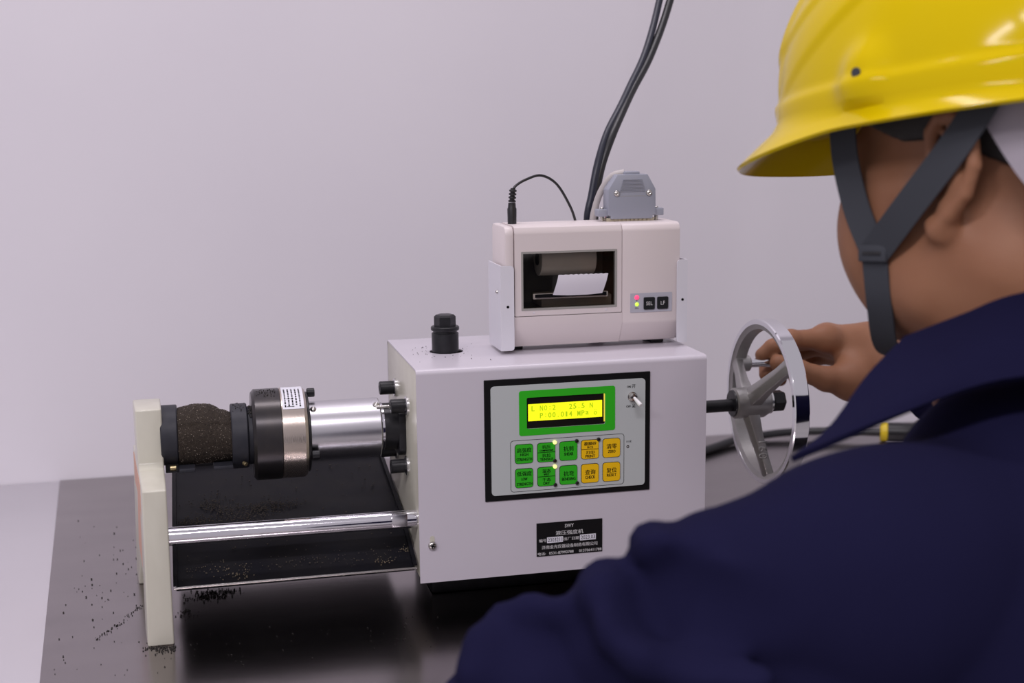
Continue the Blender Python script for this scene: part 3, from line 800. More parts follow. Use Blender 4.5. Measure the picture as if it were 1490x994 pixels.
for x in (0.1167, 0.1840):
    bm = prism([(x - 0.0010, 0.2555), (x + 0.0010, 0.2555), (x, 0.2573)], lambda p: (p[0], PY0 - 0.0003, p[1]), lambda p: (p[0], PY0 + 0.0005, p[1]))
    obj('triangle_mark', bm, 'bracket', door)
# inside the window
obj('cavity', rring((0.0990, 0.1990, 0.2530, 0.3262, 0.0005), (0.1062, 0.1955, 0.2592, 0.3150, 0.0005), PY0 + 0.004, PY1 - 0.004), 'printer_dark', printer)
obj('paper_roll', cyl((0.1285, 0.086, 0.3010), (0.1800, 0.086, 0.3010), 0.0155, 0.0004, 48), 'rollpaper', printer)
obj('roll_core', cyl((0.1275, 0.086, 0.3010), (0.1810, 0.086, 0.3010), 0.006, 0.0002, 24), 'printer_dark', printer)
obj('print_head', bbox(0.1260, 0.1920, 0.064, 0.098, 0.2594, 0.2690, 0.001), 'printer_mid', printer)
tb = obj('tear_bar', bbox(0.1165, 0.1860, PY0 + 0.0008, PY0 + 0.0060, 0.2680, 0.2728, 0.0004), 'printer_mid', printer)
obj('paper_slot', bbox(0.1180, 0.1846, PY0 + 0.0006, PY0 + 0.004, 0.2692, 0.2724), 'ink', tb)
bm = BM()
x = 0.1190
while x < 0.1838:
    a = [bm.verts.new((x, PY0 + 0.0002, 0.2688)), bm.verts.new((x + 0.0012, PY0 + 0.0002, 0.2688)), bm.verts.new((x + 0.0006, PY0 + 0.0002, 0.2698))]
    c_ = [bm.verts.new(v.co + Vector((0, 0.0004, 0))) for v in a]
    bm.faces.new(a); bm.faces.new(c_[::-1])
    for q in range(3): bm.faces.new((a[q], c_[q], c_[(q + 1) % 3], a[(q + 1) % 3]))
    x += 0.0012
bmesh.ops.recalc_face_normals(bm, faces=bm.faces)
te = obj('tear_teeth', bm, 'washer', tb, smooth=False); te['kind'] = 'stuff'
bm = BM(); rows = []
for k in range(13):
    t = k / 12; z = 0.2705 + 0.0195 * t; y = PY0 + 0.0012 - 0.0075 * math.sin(t * 1.5)
    sag = 0.0030 * math.sin(t * 1.5)
    rows.append([bm.verts.new((0.1342 + (0.0035 * t) + 0.0462 * u, y - 0.0006 * math.sin(u * 3.1), z + (0.0004 * math.sin(u * 60) if k == 12 else 0) )) for u in [q / 20 for q in range(21)]])
for A, B in zip(rows, rows[1:]):
    for q in range(20): bm.faces.new((A[q], A[q + 1], B[q + 1], B[q]))
bmesh.ops.recalc_face_normals(bm, faces=bm.faces); bmesh.ops.solidify(bm, geom=list(bm.faces), thickness=0.0001)
obj('paper_strip', bm, 'paper', printer, sharp=60)
# keys and lamps of the printer
lab = obj('key_label', rplate(0.2068, 0.2467, 0.2523, 0.2698, 0.0004, PY0 - 0.0004, PY0 + 0.0005), 'label_grey', printer)
for x, s, wd in ((0.2247, 'SEL', 0.0062), (0.2376, 'LF', 0.0040)):
    k = obj('printer_button', rplate(x - 0.0053, x + 0.0053, 0.2603 - 0.0056, 0.2603 + 0.0056, 0.0012, PY0 - 0.0014, PY0), 'button', printer)
    k['label'] = 'black button marked ' + s
    obj('lettering', text_front([(s, x, 0.2603, 0.0034, wd)], PY0 - 0.0015), 'whiteink', k, smooth=False)
obj('power_light', lathe([(0, 0.0022), (0.0006, 0.0020), (0.0012, 0.0010), (0.0013, 0)], (0.2130, PY0 - 0.0004, 0.2660), (0, -1, 0), 20), 'led_red', printer)
obj('select_light', lathe([(0, 0.0018), (0.0006, 0.0017), (0.0012, 0.0009), (0.0013, 0)], (0.2131, PY0 - 0.0004, 0.2597), (0, -1, 0), 20), 'led_green', printer)
obj('label_print', text_front([('P', 0.2131, 0.2630, 0.0014, 0.0010), ('SEL', 0.2131, 0.2562, 0.0015, 0.0038)], PY0 - 0.0005), 'ink', lab, smooth=False)
# mounting brackets
def bracket(x0, x1, flip):
    z0, z1, r = 0.2232, 0.2992, 0.0030
    free = x1 if not flip else x0; fix_ = x0 if not flip else x1; sg = 1 if not flip else -1
    arc = lambda cx, cz, a0: [(cx + sg * r * math.cos(math.radians(a0 + 90 * k / 5)), cz + r * math.sin(math.radians(a0 + 90 * k / 5))) for k in range(6)]
    poly = [(fix_, z0)] + arc(free - sg * r, z0 + r, -90) + arc(free - sg * r, z1 - r, 0) + [(fix_, z1)]
    bm = prism(poly, lambda p: (p[0], PY0 - 0.0026, p[1]), lambda p: (p[0], PY0 - 0.0012, p[1]))
    merge(bm, bbox(min(fix_, fix_ + sg * 0.0014), max(fix_, fix_ + sg * 0.0014), PY0 - 0.0012, PY0 + 0.046, z0, z1))
    bmesh.ops.remove_doubles(bm, verts=bm.verts, dist=1e-6)
    return bm
for x0, x1, fl_, hx_ in ((0.0858, 0.0980, False, 0.0922), (0.2508, 0.2608, True, 0.2561)):
    b = obj('mounting_bracket', bracket(x0, x1, fl_), 'bracket', printer)
    obj('bracket_hole', lathe([(0, 0.0012), (0.0003, 0.0012), (0.0003, 0)], (hx_, PY0 - 0.0026, 0.2627), (0, -1, 0), 16), 'ink', b)
    panhead(((x0 if not fl_ else x1), PY0 + 0.010, 0.2750), (-1 if not fl_ else 1, 0, 0), 0.0018, b, name='bracket_screw')
for x in (0.105, 0.240):
    obj('foot', bbox(x - 0.006, x + 0.006, 0.074, 0.100, ZHI, PB, 0.0008), 'black', printer)

# ---- power plug and its lead
plug = thing('power_plug', (0.1047, 0.085, PT), 'black barrel plug with thin lead standing in the printer top', 'plug')
obj('barrel', lathe([(0, 0), (0, 0.0040), (0.0135, 0.0042), (0.0150, 0.0036), (0.0190, 0.0033), (0.0190, 0)], (0.1046, 0.085, PT), (0, 0, 1), 28), 'cable', plug)
for k in range(4):
    z = PT + 0.0195 + k * 0.0031
    obj('strain_rib', lathe([(0, 0), (0, 0.0030), (0.0006, 0.0035), (0.0016, 0.0034), (0.0022, 0.0022), (0.0032, 0.0022), (0.0032, 0)], (0.1047 + 0.0003 * k, 0.085, z), (0.08, 0, 1), 22), 'cable', plug)
obj('lead', tube([(0.1050, 0.085, PT + 0.028), (0.1080, 0.085, 0.3672), (0.1177, 0.086, 0.3727), (0.1324, 0.088, 0.3762), (0.1475, 0.092, 0.3688), (0.1605, 0.098, 0.3515), (0.1695, 0.104, 0.3330), (0.178, 0.112, 0.300), (0.190, 0.125, 0.240)], 0.0012, 10), 'cable', plug)

# ---- serial connector
dbx, dby = 0.2155, 0.085
con = thing('serial_connector', (dbx, dby, PT), 'blue-grey serial connector hood with two screws plugged into the printer', 'connector')
poly = [(-0.0200, 0.0020), (0.0200, 0.0020), (0.0200, 0.0050), (0.0232, 0.0055), (0.0228, 0.0290), (0.0150, 0.0425), (-0.0140, 0.0425), (-0.0225, 0.0290), (-0.0228, 0.0055), (-0.0200, 0.0050)]
hood = obj('hood', prism(poly, lambda p: (dbx + p[0], dby - 0.0080, PT + p[1]), lambda p: (dbx + p[0], dby + 0.0080, PT + p[1]), 0.0008, 2), 'db', con)
obj('hood_seam', bbox(dbx - 0.0130, dbx + 0.0130, dby - 0.0081, dby - 0.0078, PT + 0.0228, PT + 0.0231), 'frame_grey', hood)
for k in range(9):
    hw = 0.0092 + 0.0030 * (1 - k / 8)
    obj('grip_rib', bbox(dbx + 0.0005 - hw, dbx + 0.0005 + hw, dby - 0.0086, dby - 0.0078, PT + 0.0270 + 0.0013 * k, PT + 0.0276 + 0.0013 * k), 'db', hood)
for x in (-0.0146, 0.0163):
    s_ = panhead((dbx + x, dby - 0.0080, PT + 0.0255), (0, -1, 0), 0.0029, hood, name='hood_screw')
for s in (-1, 1):
    e_ = obj('ear', bbox(dbx + s * 0.0268 - 0.0048, dbx + s * 0.0268 + 0.0048, dby - 0.006, dby + 0.006, PT + 0.0045, PT + 0.0112, 0.0008), 'db', con)
    obj('jack_screw', cyl((dbx + s * 0.0262, dby, PT), (dbx + s * 0.0262, dby, PT + 0.0125), 0.0018, 0.0003, 16), 'screw', e_)
obj('gilt_shell', bbox(dbx - 0.0235, dbx + 0.0225, dby - 0.0055, dby + 0.0055, PT - 0.001, PT + 0.0030, 0.0006), 'pins', con)
for k in range(9):
    obj('contact', bbox(dbx - 0.0165 + k * 0.004, dbx - 0.0145 + k * 0.004, dby - 0.0066, dby - 0.0054, PT, PT + 0.0021), 'pins', con)
obj('hood_cap', bbox(dbx - 0.0060, dbx + 0.0085, dby - 0.005, dby + 0.005, PT + 0.0420, PT + 0.0450, 0.0008), 'db', con)
obj('ribbon_lead', tube([(dbx - 0.004, dby + 0.002, PT + 0.0440), (dbx - 0.014, dby + 0.006, PT + 0.041), (dbx - 0.0215, dby + 0.012, PT + 0.030), (dbx - 0.0262, dby + 0.020, PT + 0.012), (dbx - 0.0275, dby + 0.026, PT - 0.012), (dbx - 0.026, dby + 0.030, 0.24)], 0.0031, 12), 'cable_grey', con)

# ---- cables from above and on the table
bm = tube([(0.2010, 0.150, 0.215), (0.1940, 0.138, 0.300), (0.1895, 0.132, 0.3320), (0.1945, 0.134, 0.3550), (0.2020, 0.140, 0.3830), (0.2160, 0.155, 0.4115), (0.2360, 0.175, 0.4370), (0.2525, 0.195, 0.4570), (0.2790, 0.225, 0.4920), (0.3055, 0.260, 0.5440), (0.330, 0.290, 0.62), (0.36, 0.34, 0.9), (0.33, 0.50, 1.6), (0.335, 0.560, 2.1)], 0.0036, 14)
tag(obj('hanging_cable', bm, 'cable_navy'), 'thick black cable hanging from above, left one of the twisted pair', 'cable', 'cables hanging behind the printer')
bm = tube([(0.2080, 0.150, 0.215), (0.2010, 0.138, 0.300), (0.1975, 0.135, 0.3300), (0.2000, 0.138, 0.3560), (0.2075, 0.143, 0.3830), (0.2200, 0.152, 0.4090), (0.2375, 0.172, 0.4330), (0.2560, 0.195, 0.4550), (0.2850, 0.225, 0.4900), (0.3170, 0.260, 0.5440), (0.345, 0.290, 0.62), (0.38, 0.34, 0.9), (0.352, 0.50, 1.6), (0.357, 0.560, 2.1)], 0.0040, 14)
tag(obj('hanging_cable', bm, 'cable'), 'thick black cable hanging from above, right one of the twisted pair', 'cable', 'cables hanging behind the printer')
bm = tube([(0.2085, 0.128, 0.355), (0.2090, 0.126, 0.345), (0.2055, 0.124, 0.334), (0.2030, 0.124, 0.31), (0.204, 0.126, 0.25)], 0.0010, 8)
tag(obj('red_wire', bm, 'cable_red'), 'thin red wire beside the black cables behind the printer', 'wire')
pc = thing('extension_cable', (0.60, 0.52, 0.0), 'black power cord with yellow collar lying on the steel sheet near the wall', 'cord')
obj('cord', tube([(0.30, 0.36, 0.0052), (0.40, 0.44, 0.0052), (0.468, 0.487, 0.0052), (0.508, 0.512, 0.006), (0.545, 0.522, 0.0070), (0.592, 0.522, 0.009), (0.650, 0.500, 0.0115), (0.696, 0.474, 0.0125)], 0.0052, 14), 'cable', pc)
obj('yellow_collar', lathe([(0, 0), (0, 0.0115), (0.002, 0.0135), (0.0080, 0.0135), (0.0095, 0.0120), (0.0095, 0)], (0.6955, 0.4745, 0.0137), (0.90, -0.43, 0), 28), 'yring', pc)
obj('connector_body', lathe([(0, 0), (0, 0.0125), (0.012, 0.0130), (0.050, 0.0130), (0.056, 0.0105), (0.070, 0.0100), (0.070, 0)], (0.7040, 0.4704, 0.0137), (0.90, -0.43, 0), 28), 'cable', pc)

# ================================================================== spilled sand (stuff)
def trayz(y):
    for (a, b), (c_, d) in zip(tp, tp[1:]):
        if a <= y <= c_: return b + (d - b) * (y - a) / (c_ - a)
    return tp[0][1] if y < tp[0][0] else tp[-1][1]
pts = []; pale = []
for _ in range(900):
    cx, cy, sx, sy = random.choice(((-0.170, 0.128, 0.009, 0.010), (-0.158, 0.112, 0.012, 0.009), (-0.145, 0.098, 0.016, 0.006), (-0.125, 0.112, 0.012, 0.006), (-0.112, 0.120, 0.010, 0.006), (-0.188, 0.095, 0.008, 0.006)))
    x, y = G(cx, sx), G(cy, sy); pts.append((x, y, 0, U(0.0003, 0.0010)))
for _ in range(150): pts.append((U(-0.200, -0.008), U(0.015, 0.200), 0, U(0.0003, 0.0011)))
for _ in range(110):
    x, y, s = random.choice(((-0.028, 0.019, 0.005), (-0.150, 0.016, 0.006), (-0.165, 0.026, 0.012), (-0.008, 0.030, 0.004)))
    pale.append((G(x, s), abs(G(y, s * 0.5)) , 0, U(0.0003, 0.0007)))
for _ in range(140): pts.append((U(-0.195, -0.01), abs(G(0.026, 0.004)), 0, U(0.0003, 0.0009)))
ok = lambda p: tx0 + 0.005 < p[0] < tx1 - 0.004 and 0.008 < p[1] < 0.205
fix = lambda L: [(x, y, trayz(y) + 0.0016, r) for x, y, z, r in L if ok((x, y))]
grains('spilled_sand', fix(pts), 'grain_brown', 'dark sand crumbs scattered over the black catch tray')
grains('spilled_sand', fix(pale), 'grain_pale', 'pale sand grains caught at the front of the black tray')
pts = []
for _ in range(190): pts.append((G(-0.174, 0.010), G(0.112, 0.008), 0, U(0.0004, 0.0013)))
for _ in range(35): pts.append((G(-0.198, 0.004), G(0.070, 0.006), 0, U(0.0004, 0.0009)))
for _ in range(60): pts.append((U(-0.222, -0.206), G(-0.010, 0.004), 0, U(0.0004, 0.0010)))
for _ in range(70): pts.append((U(-0.232, -0.206), G(-0.004, 0.0022), 0, U(0.0003, 0.0010)))
for k in range(70):
    t = U(0, 1); pts.append((-0.236 - 0.035 * t + G(0, 0.0015), 0.075 - 0.045 * t + G(0, 0.002) + 0.03 * (1 - t) ** 2, 0, U(0.0003, 0.0009)))
for _ in range(50): pts.append((G(-0.265, 0.02), G(0.17, 0.06), 0, U(0.0003, 0.0010)))
for _ in range(90): pts.append((U(-0.30, 0.02), U(-0.06, 0.02), 0, U(0.0003, 0.0008)))
for _ in range(22): pts.append((U(-0.32, -0.24), U(-0.05, 0.45), 0, U(0.0004, 0.0012)))
pts = [(x, y, r * 0.6, r) for x, y, z, r in pts]
grains('spilled_sand', pts, 'grain_dark', 'dark sand crumbs scattered on the steel sheet around the end post')
pts = []
for _ in range(60): pts.append((G(HX, 0.020), G(HY, 0.022), ZHI + 0.0003, U(0.0002, 0.0006)))
pts += [(0.071, 0.030, ZHI + .0004, 0.0008), (0.056, 0.040, ZHI + .0004, 0.0006)]
pts = [p for p in pts if math.hypot(p[0] - HX, p[1] - HY) > HR + 0.001 and 0.003 < p[0] < 0.085 and 0.01 < p[1] < 0.15]
grains('spilled_sand', pts, 'grain_dark', 'fine sand specks on the white cover around the black filler plug')
pts = []
for _ in range(60): pts.append((U(-0.129, -0.112), 0, 0, U(0.0003, 0.0007)))
pp = []
for (x, y, z, r) in pts:
    a = math.radians(U(2, 24)); pp.append((x, RY - 0.0405 * math.sin(a), RZ + 0.0405 * math.cos(a), r))
for _ in range(70):
    a = math.radians(U(0, 40)); pp.append((U(-0.1365, -0.1330), RY - 0.0262 * math.sin(a), RZ + 0.0262 * math.cos(a), U(0.0004, 0.0010)))
for _ in range(25):
    a = math.radians(U(-10, 30)); pp.append((U(-0.150, -0.139), RY - 0.0288 * math.sin(a), RZ + 0.0288 * math.cos(a), U(0.0003, 0.0007)))
grains('spilled_sand', pp, 'grain_dark', 'dark sand crumbs clinging to the top of the black load ring')

# ================================================================== the person
def hframe(az, pit, roll):
    a = math.radians(az); p_ = math.radians(pit)
    F = np.array([math.cos(a) * math.cos(p_), math.sin(a) * math.cos(p_), -math.sin(p_)])
    L = np.array([-math.sin(a), math.cos(a), 0.0]); Uv = np.cross(F, L)
    r = math.radians(roll); L2 = math.cos(r) * L + math.sin(r) * Uv
    return F, L2, np.cross(F, L2)
HO = np.array([0.338, -0.318, 0.386]); HF, HL, HU = hframe(119, 3, 3); HS = 1.04
ROT = np.stack([HF, HL, HU])
def H(f, l, u): return HO + HS * (f * HF + l * HL + u * HU)

person = thing('person', (0.42, -0.50, -0.80), 'person in navy jacket turning the chrome handwheel, seen from behind', 'person')

# ---- body: head, neck, trunk, arms and hands
def head_prims():
    P = []
    e = lambda c, r, k=0.02, op='u': P.append(ellip(H(*c), np.array(r) * HS, k, ROT, op))
    c = lambda a, b, ra, rb=None, k=0.012, op='u': P.append(capsule(H(*a), H(*b), ra * HS, None if rb is None else rb * HS, k, op))
    e((-0.008, 0, 0.045), (0.098, 0.077, 0.088))
    e((0.030, 0, -0.020), (0.066, 0.066, 0.080), 0.03)
    for s in (1, -1):
        e((0.055, s * 0.040, -0.024), (0.034, 0.032, 0.036), 0.02)          # cheek
        c((0.003, s * 0.060, -0.040), (0.018, s * 0.054, -0.070), 0.016, 0.015, 0.025)   # jaw angle
        c((0.018, s * 0.054, -0.068), (0.060, s * 0.020, -0.084), 0.015, 0.014, 0.025)
        e((0.050, s * 0.036, -0.052), (0.030, 0.029, 0.030), 0.03)
        c((0.085, s * 0.012, 0.022), (0.072, s * 0.048, 0.020), 0.010, 0.009, 0.012)      # brow
        e((0.094, s * 0.033, 0.006), (0.012, 0.015, 0.010), 0.010, 's')                   # eye socket
        c((0.080, s * 0.008, -0.053), (0.074, s * 0.022, -0.055), 0.008, 0.005, 0.008)
        c((0.062, s * 0.047, 0.000), (0.030, s * 0.064, -0.006), 0.012, 0.010, 0.02)      # cheekbone
    e((0.066, 0, -0.086), (0.018, 0.022, 0.016), 0.02)                        # chin
    c((0.092, 0, 0.014), (0.112, 0, -0.026), 0.007, 0.0095, 0.012)            # nose
    for s in (1, -1): e((0.103, s * 0.011, -0.030), (0.009, 0.007, 0.007), 0.007)
    c((0.090, -0.018, -0.048), (0.090, 0.018, -0.048), 0.0055, None, 0.006)   # lips
    c((0.087, -0.015, -0.057), (0.087, 0.015, -0.057), 0.0065, None, 0.006)
    # ears
    for s in (1, -1):
        tilt = 0.35
        def E_(f, u, out): return (0.003 + f, s * (0.0765 + out), u)
        arc = [(0.004, 0.012, 0.001), (0.004, 0.026, 0.003), (-0.004, 0.034, 0.007), (-0.017, 0.034, 0.013), (-0.027, 0.024, 0.014), (-0.029, 0.006, 0.013), (-0.023, -0.010, 0.011), (-0.012, -0.022, 0.008), (-0.001, -0.031, 0.004), (0.003, -0.026, 0.001)]
        for a, b in zip(arc, arc[1:]): c(E_(*a), E_(*b), 0.0044, None, 0.0012)
        e(E_(-0.0035, -0.029, 0.003), (0.0085, 0.0048, 0.0095), 0.006)        # lobe
        for a, b in (((-0.009, 0.022, 0.0035), (-0.007, -0.014, 0.0025)), ((-0.017, 0.022, 0.0075), (-0.017, -0.004, 0.0070)), ((-0.017, -0.004, 0.0070), (-0.009, -0.018, 0.0040))):
            c(E_(*a), E_(*b), 0.0050, None, 0.006)          # back of the conch
        anti = [(-0.012, 0.026, 0.009), (-0.018, 0.014, 0.011), (-0.018, 0.000, 0.011), (-0.010, -0.014, 0.007)]
        for a, b in zip(anti, anti[1:]): c(E_(*a), E_(*b), 0.0030, None, 0.003)
        e(E_(0.005, -0.004, 0.002), (0.005, 0.004, 0.007), 0.004)             # tragus
        e(E_(-0.006, -0.002, 0.006), (0.0065, 0.006, 0.009), 0.004, 's')      # ear canal hollow
    # neck
    c((-0.028, 0, -0.035), (-0.050, 0.004, -0.150), 0.058, 0.062, 0.03)
    c((0.000, 0, -0.080), (-0.024, 0.004, -0.160), 0.034, 0.045, 0.03)
    for s in (1, -1): c((-0.028, s * 0.052, -0.055), (0.018, s * 0.014, -0.165), 0.011, 0.011, 0.045)
    c((-0.050, 0, -0.150), (-0.060, 0, -0.215), 0.060, 0.062, 0.03)
    return P
head_me = sdf_mesh(head_prims(), 0.0021)

def hand_prims(J, wrist, arm, thick=1.0):
    P = []
    r0 = {'i': (0.0106, 0.0092, 0.0082, 0.0072), 'm': (0.0108, 0.0094, 0.0083, 0.0074), 'r': (0.0102, 0.0088, 0.0078, 0.0070), 'p': (0.0092, 0.0078, 0.0070, 0.0062)}
    for f in 'imrp':
        q = J[f]
        for n in range(3): P.append(capsule(q[n], q[n + 1], r0[f][n], r0[f][n + 1], 0.003))
        P.append(ellip(q[1], (r0[f][1] * 1.07,) * 3, 0.004))
    for f in 'imrp':
        P.append(capsule(wrist + (np.array(J[f][0]) - wrist) * 0.18, J[f][0], 0.0155, 0.0118, 0.014))
    for a, b in (('i', 'm'), ('m', 'r'), ('r', 'p')):
        P.append(capsule(J[a][0], J[b][0], 0.0105, 0.010, 0.010))
        mid = lambda f: (np.array(J[f][0]) + wrist) / 2
        P.append(capsule(mid(a), mid(b), 0.0130, 0.0125, 0.012))
    t = J['t']
    P.append(capsule(t[0], t[1], 0.0170, 0.0125, 0.014)); P.append(capsule(t[1], t[2], 0.0118, 0.0098, 0.005)); P.append(capsule(t[2], t[3], 0.0102, 0.0088, 0.004))
    P.append(capsule(t[0], wrist, 0.0180, 0.0200, 0.016))
    P.append(capsule(t[0], (np.array(J['i'][0]) + wrist) / 2, 0.0130, 0.0130, 0.016))
    P.append(capsule(wrist, arm, 0.0235, 0.0300, 0.02))
    return P
# right hand round the crank handle, thumb on the near side
RJ = {'t': [(0.4720, 0.131, 0.1600), (0.4405, 0.128, 0.1640), (0.4110, 0.130, 0.1745), (0.3915, 0.137, 0.1815)],
      'i': [(0.4530, 0.156, 0.2005), (0.4110, 0.151, 0.2025), (0.3905, 0.150, 0.1955), (0.3800, 0.151, 0.1880)],
      'm': [(0.4640, 0.177, 0.1975), (0.4180, 0.178, 0.1930), (0.3950, 0.172, 0.1770), (0.3890, 0.160, 0.1660)],
      'r': [(0.4790, 0.196, 0.1880), (0.4370, 0.197, 0.1790), (0.4150, 0.189, 0.1640), (0.4120, 0.176, 0.1560)],
      'p': [(0.4940, 0.212, 0.1750), (0.4600, 0.213, 0.1660), (0.4420, 0.205, 0.1540), (0.4390, 0.194, 0.1470)]}
RW = np.array((0.5120, 0.165, 0.1850)); RE = np.array((0.600, -0.050, 0.115))
rdir = (RE - RW) / np.linalg.norm(RE - RW)
rhand_me = sdf_mesh(hand_prims(RJ, RW, RW + rdir * 0.13), 0.0016)
# left hand resting on the sheet, hidden behind the sleeve
LE = np.array((-0.0150, -0.4170, 0.0850)); LW = np.array((0.170, -0.250, 0.042))
def rel(o, f, l, u): return tuple(o + f * LF + l * LL + u * np.array((0, 0, 1.0)))
LF = (LW - LE) * np.array((1, 1, 0)); LF /= np.linalg.norm(LF); LL = np.array((-LF[1], LF[0], 0.0))
LJ = {'t': [rel(LW, 0.030, -0.026, -0.010), rel(LW, 0.060, -0.042, -0.016), rel(LW, 0.084, -0.048, -0.022), rel(LW, 0.102, -0.050, -0.028)]}
for f, l, ln in (('i', -0.024, 1.0), ('m', -0.004, 1.06), ('r', 0.016, 1.0), ('p', 0.033, 0.82)):
    b = 0.088 - abs(l) * 0.25
    LJ[f] = [rel(LW, b, l, 0.002), rel(LW, b + 0.040 * ln, l * 1.15, -0.004), rel(LW, b + 0.062 * ln, l * 1.2, -0.018), rel(LW, b + 0.076 * ln, l * 1.22, -0.030)]
lhand_me = sdf_mesh(hand_prims(LJ, LW, LW + (LE - LW) * 0.5), 0.0022)

NB = H(-0.060, 0, -0.215)                 # base of the neck
LS = np.array((0.150, -0.470, 0.165)); RS = np.array((0.520, -0.275, 0.185))
HIP = np.array((0.430, -0.620, -0.290))
trunk = [capsule(NB, (LS + RS) / 2 + (0.02, -0.02, -0.04), 0.060, 0.09, 0.03), capsule(LS + (0, 0, -0.02), RS + (0, 0, -0.02), 0.036, 0.036, 0.03), capsule((LS + RS) / 2 + (0.02, -0.02, -0.06), HIP, 0.13, 0.13, 0.05),
         capsule(LS, LE, 0.048, 0.038, 0.03), capsule(LE, LW, 0.040, 0.024, 0.02), capsule(RS, RE, 0.048, 0.038, 0.03), capsule(RE, RW, 0.040, 0.026, 0.02)]
KN = [np.array((0.25, -0.36, -0.30)), np.array((0.52, -0.24, -0.30))]; FT = [np.array((0.27, -0.44, -0.755)), np.array((0.55, -0.32, -0.755))]
for kn, ft, s in ((KN[0], FT[0], -1), (KN[1], FT[1], 1)):
    trunk += [capsule(HIP + np.array((0.08 * s, 0.02 * s, 0.0)), kn, 0.075, 0.055, 0.03), capsule(kn, ft, 0.050, 0.035, 0.02), capsule(ft, ft + np.array((-0.08, 0.14, -0.015)), 0.030, 0.026, 0.02)]
trunk_me = sdf_mesh(trunk, 0.008)
body_me = join_meshes([head_me, rhand_me, lhand_me, trunk_me], 'body')
body = obj('body', body_me, 'skin', person, sharp=180)

# thumb nail
nl = np.array((0.4000, 0.1255, 0.1795))
nb = BM(); bmesh.ops.create_uvsphere(nb, u_segments=16, v_segments=10, radius=1.0)
ax_ = Vector((-0.86, 0.30, 0.36)).normalized(); nn = Vector((-0.10, -0.96, 0.25)); nn = (nn - ax_ * nn.dot(ax_)).normalized(); bb = ax_.cross(nn)
mt = Matrix((ax_ * 0.0075, bb * 0.0058, nn * 0.0016)).transposed().to_4x4(); mt.translation = Vector(nl)
bmesh.ops.transform(nb, matrix=mt, verts=nb.verts)
obj('thumb_nail', nb, 'nail', body)
# eyes
for s in (1, -1):
    eb = BM(); bmesh.ops.create_uvsphere(eb, u_segments=20, v_segments=14, radius=0.0118)
    bmesh.ops.translate(eb, vec=Vector(H(0.080, s * 0.033, 0.006)), verts=eb.verts)
    ey = obj('eye', eb, 'eye', body)
    ib = BM(); bmesh.ops.create_uvsphere(ib, u_segments=16, v_segments=10, radius=0.0060)
    bmesh.ops.translate(ib, vec=Vector(H(0.0866, s * 0.033, 0.005)), verts=ib.verts)
    obj('iris', ib, 'iris', ey)
# short hair under the helmet, cropped at sides and nape
def hair_clip(X, Y, Z):
    q = np.stack([X - HO[0], Y - HO[1], Z - HO[2]], -1)
    f = q @ HF / HS; u = q @ HU / HS
    line = np.where(f > 0.0, 0.022 + 0.35 * np.maximum(f - 0.03, 0), 0.022 + 0.45 * np.minimum(f, 0.0))
    return (line - u)
hair = sdf_mesh([ellip(H(-0.008, 0, 0.045), np.array((0.1030, 0.0820, 0.0925)) * HS, 0.02, ROT), capsule(H(-0.060, 0, 0.0), H(-0.066, 0, -0.045), 0.040 * HS, 0.034 * HS, 0.04)], 0.0024, hair_clip)
obj('hair', hair, 'hair', body, sharp=180)

# ---- jacket
JK = []
jc = lambda a, b, ra, rb=None, k=0.02: JK.append(capsule(a, b, ra, rb, k))
S0 = np.array((0.1489, -0.4745, 0.1850)); B1 = np.array((0.0848, -0.4700, 0.1808)); B2 = np.array((0.0431, -0.4492, 0.1525)); B3 = np.array((-0.0044, -0.4279, 0.1196)); E0 = np.array((-0.0209, -0.4184, 0.0912))
N0 = np.array((0.3235, -0.4100, 0.1830))
jc(S0, N0, 0.062, 0.064, 0.03)
jc(N0, NB + (0.02, -0.02, 0.030), 0.064, 0.076, 0.03)
jc(NB + (0.01, -0.01, 0.020), RS, 0.080, 0.068, 0.04)
jc((LS + RS) / 2 + (0.03, -0.06, -0.06), HIP + (0, 0, 0.02), 0.150, 0.160, 0.05)
jc(S0 + (0.03, 0, -0.01), (LS + RS) / 2 + (-0.02, -0.07, -0.12), 0.060, 0.14, 0.05)
jc(RS, (LS + RS) / 2 + (0.05, -0.02, -0.10), 0.070, 0.14, 0.05)
jc(S0, B1, 0.062, 0.0475, 0.006)
jc(S0 + (-0.01, 0.0, -0.045), B2, 0.058, 0.0455, 0.003)
jc(B2 + (0.03, 0, -0.03), B3, 0.046, 0.0445, 0.003)
jc(B2 + (0.04, 0, -0.05), E0, 0.056, 0.0435, 0.003)
jc(E0, LW + (LE - LW) * 0.25, 0.0435, 0.036, 0.012)
jc(RS, RE, 0.064, 0.054, 0.03)
jc(RE, RE + (RW - RE) * 0.62, 0.052, 0.040, 0.02)
# folds of the sleeve and shoulder
def fold(pts, r, k=0.012):
    for a, b in zip(pts, pts[1:]): jc(a, b, r, r * 0.9, k)
fold([(0.0230, -0.4519, 0.1878), (0.0181, -0.4700, 0.1850), (0.0191, -0.4870, 0.1781), (0.0284, -0.5042, 0.1703), (0.0495, -0.5124, 0.1643), (0.0724, -0.5337, 0.1692)], 0.0135, 0.010)
fold([(0.0472, -0.4560, 0.2094), (0.0434, -0.4843, 0.2097), (0.0520, -0.5043, 0.2085), (0.0677, -0.5181, 0.2107)], 0.012, 0.010)
fold([(-0.0220, -0.4148, 0.1588), (-0.0096, -0.4270, 0.1656), (0.0025, -0.4517, 0.1724)], 0.010, 0.008)
fold([(-0.0360, -0.4255, 0.1495), (-0.0450, -0.4408, 0.1394)], 0.012, 0.012)
def hollow(pts, r, k=0.014):
    for a, b in zip(pts, pts[1:]): JK.append(capsule(a, b, r, r * 0.9, k, 's'))
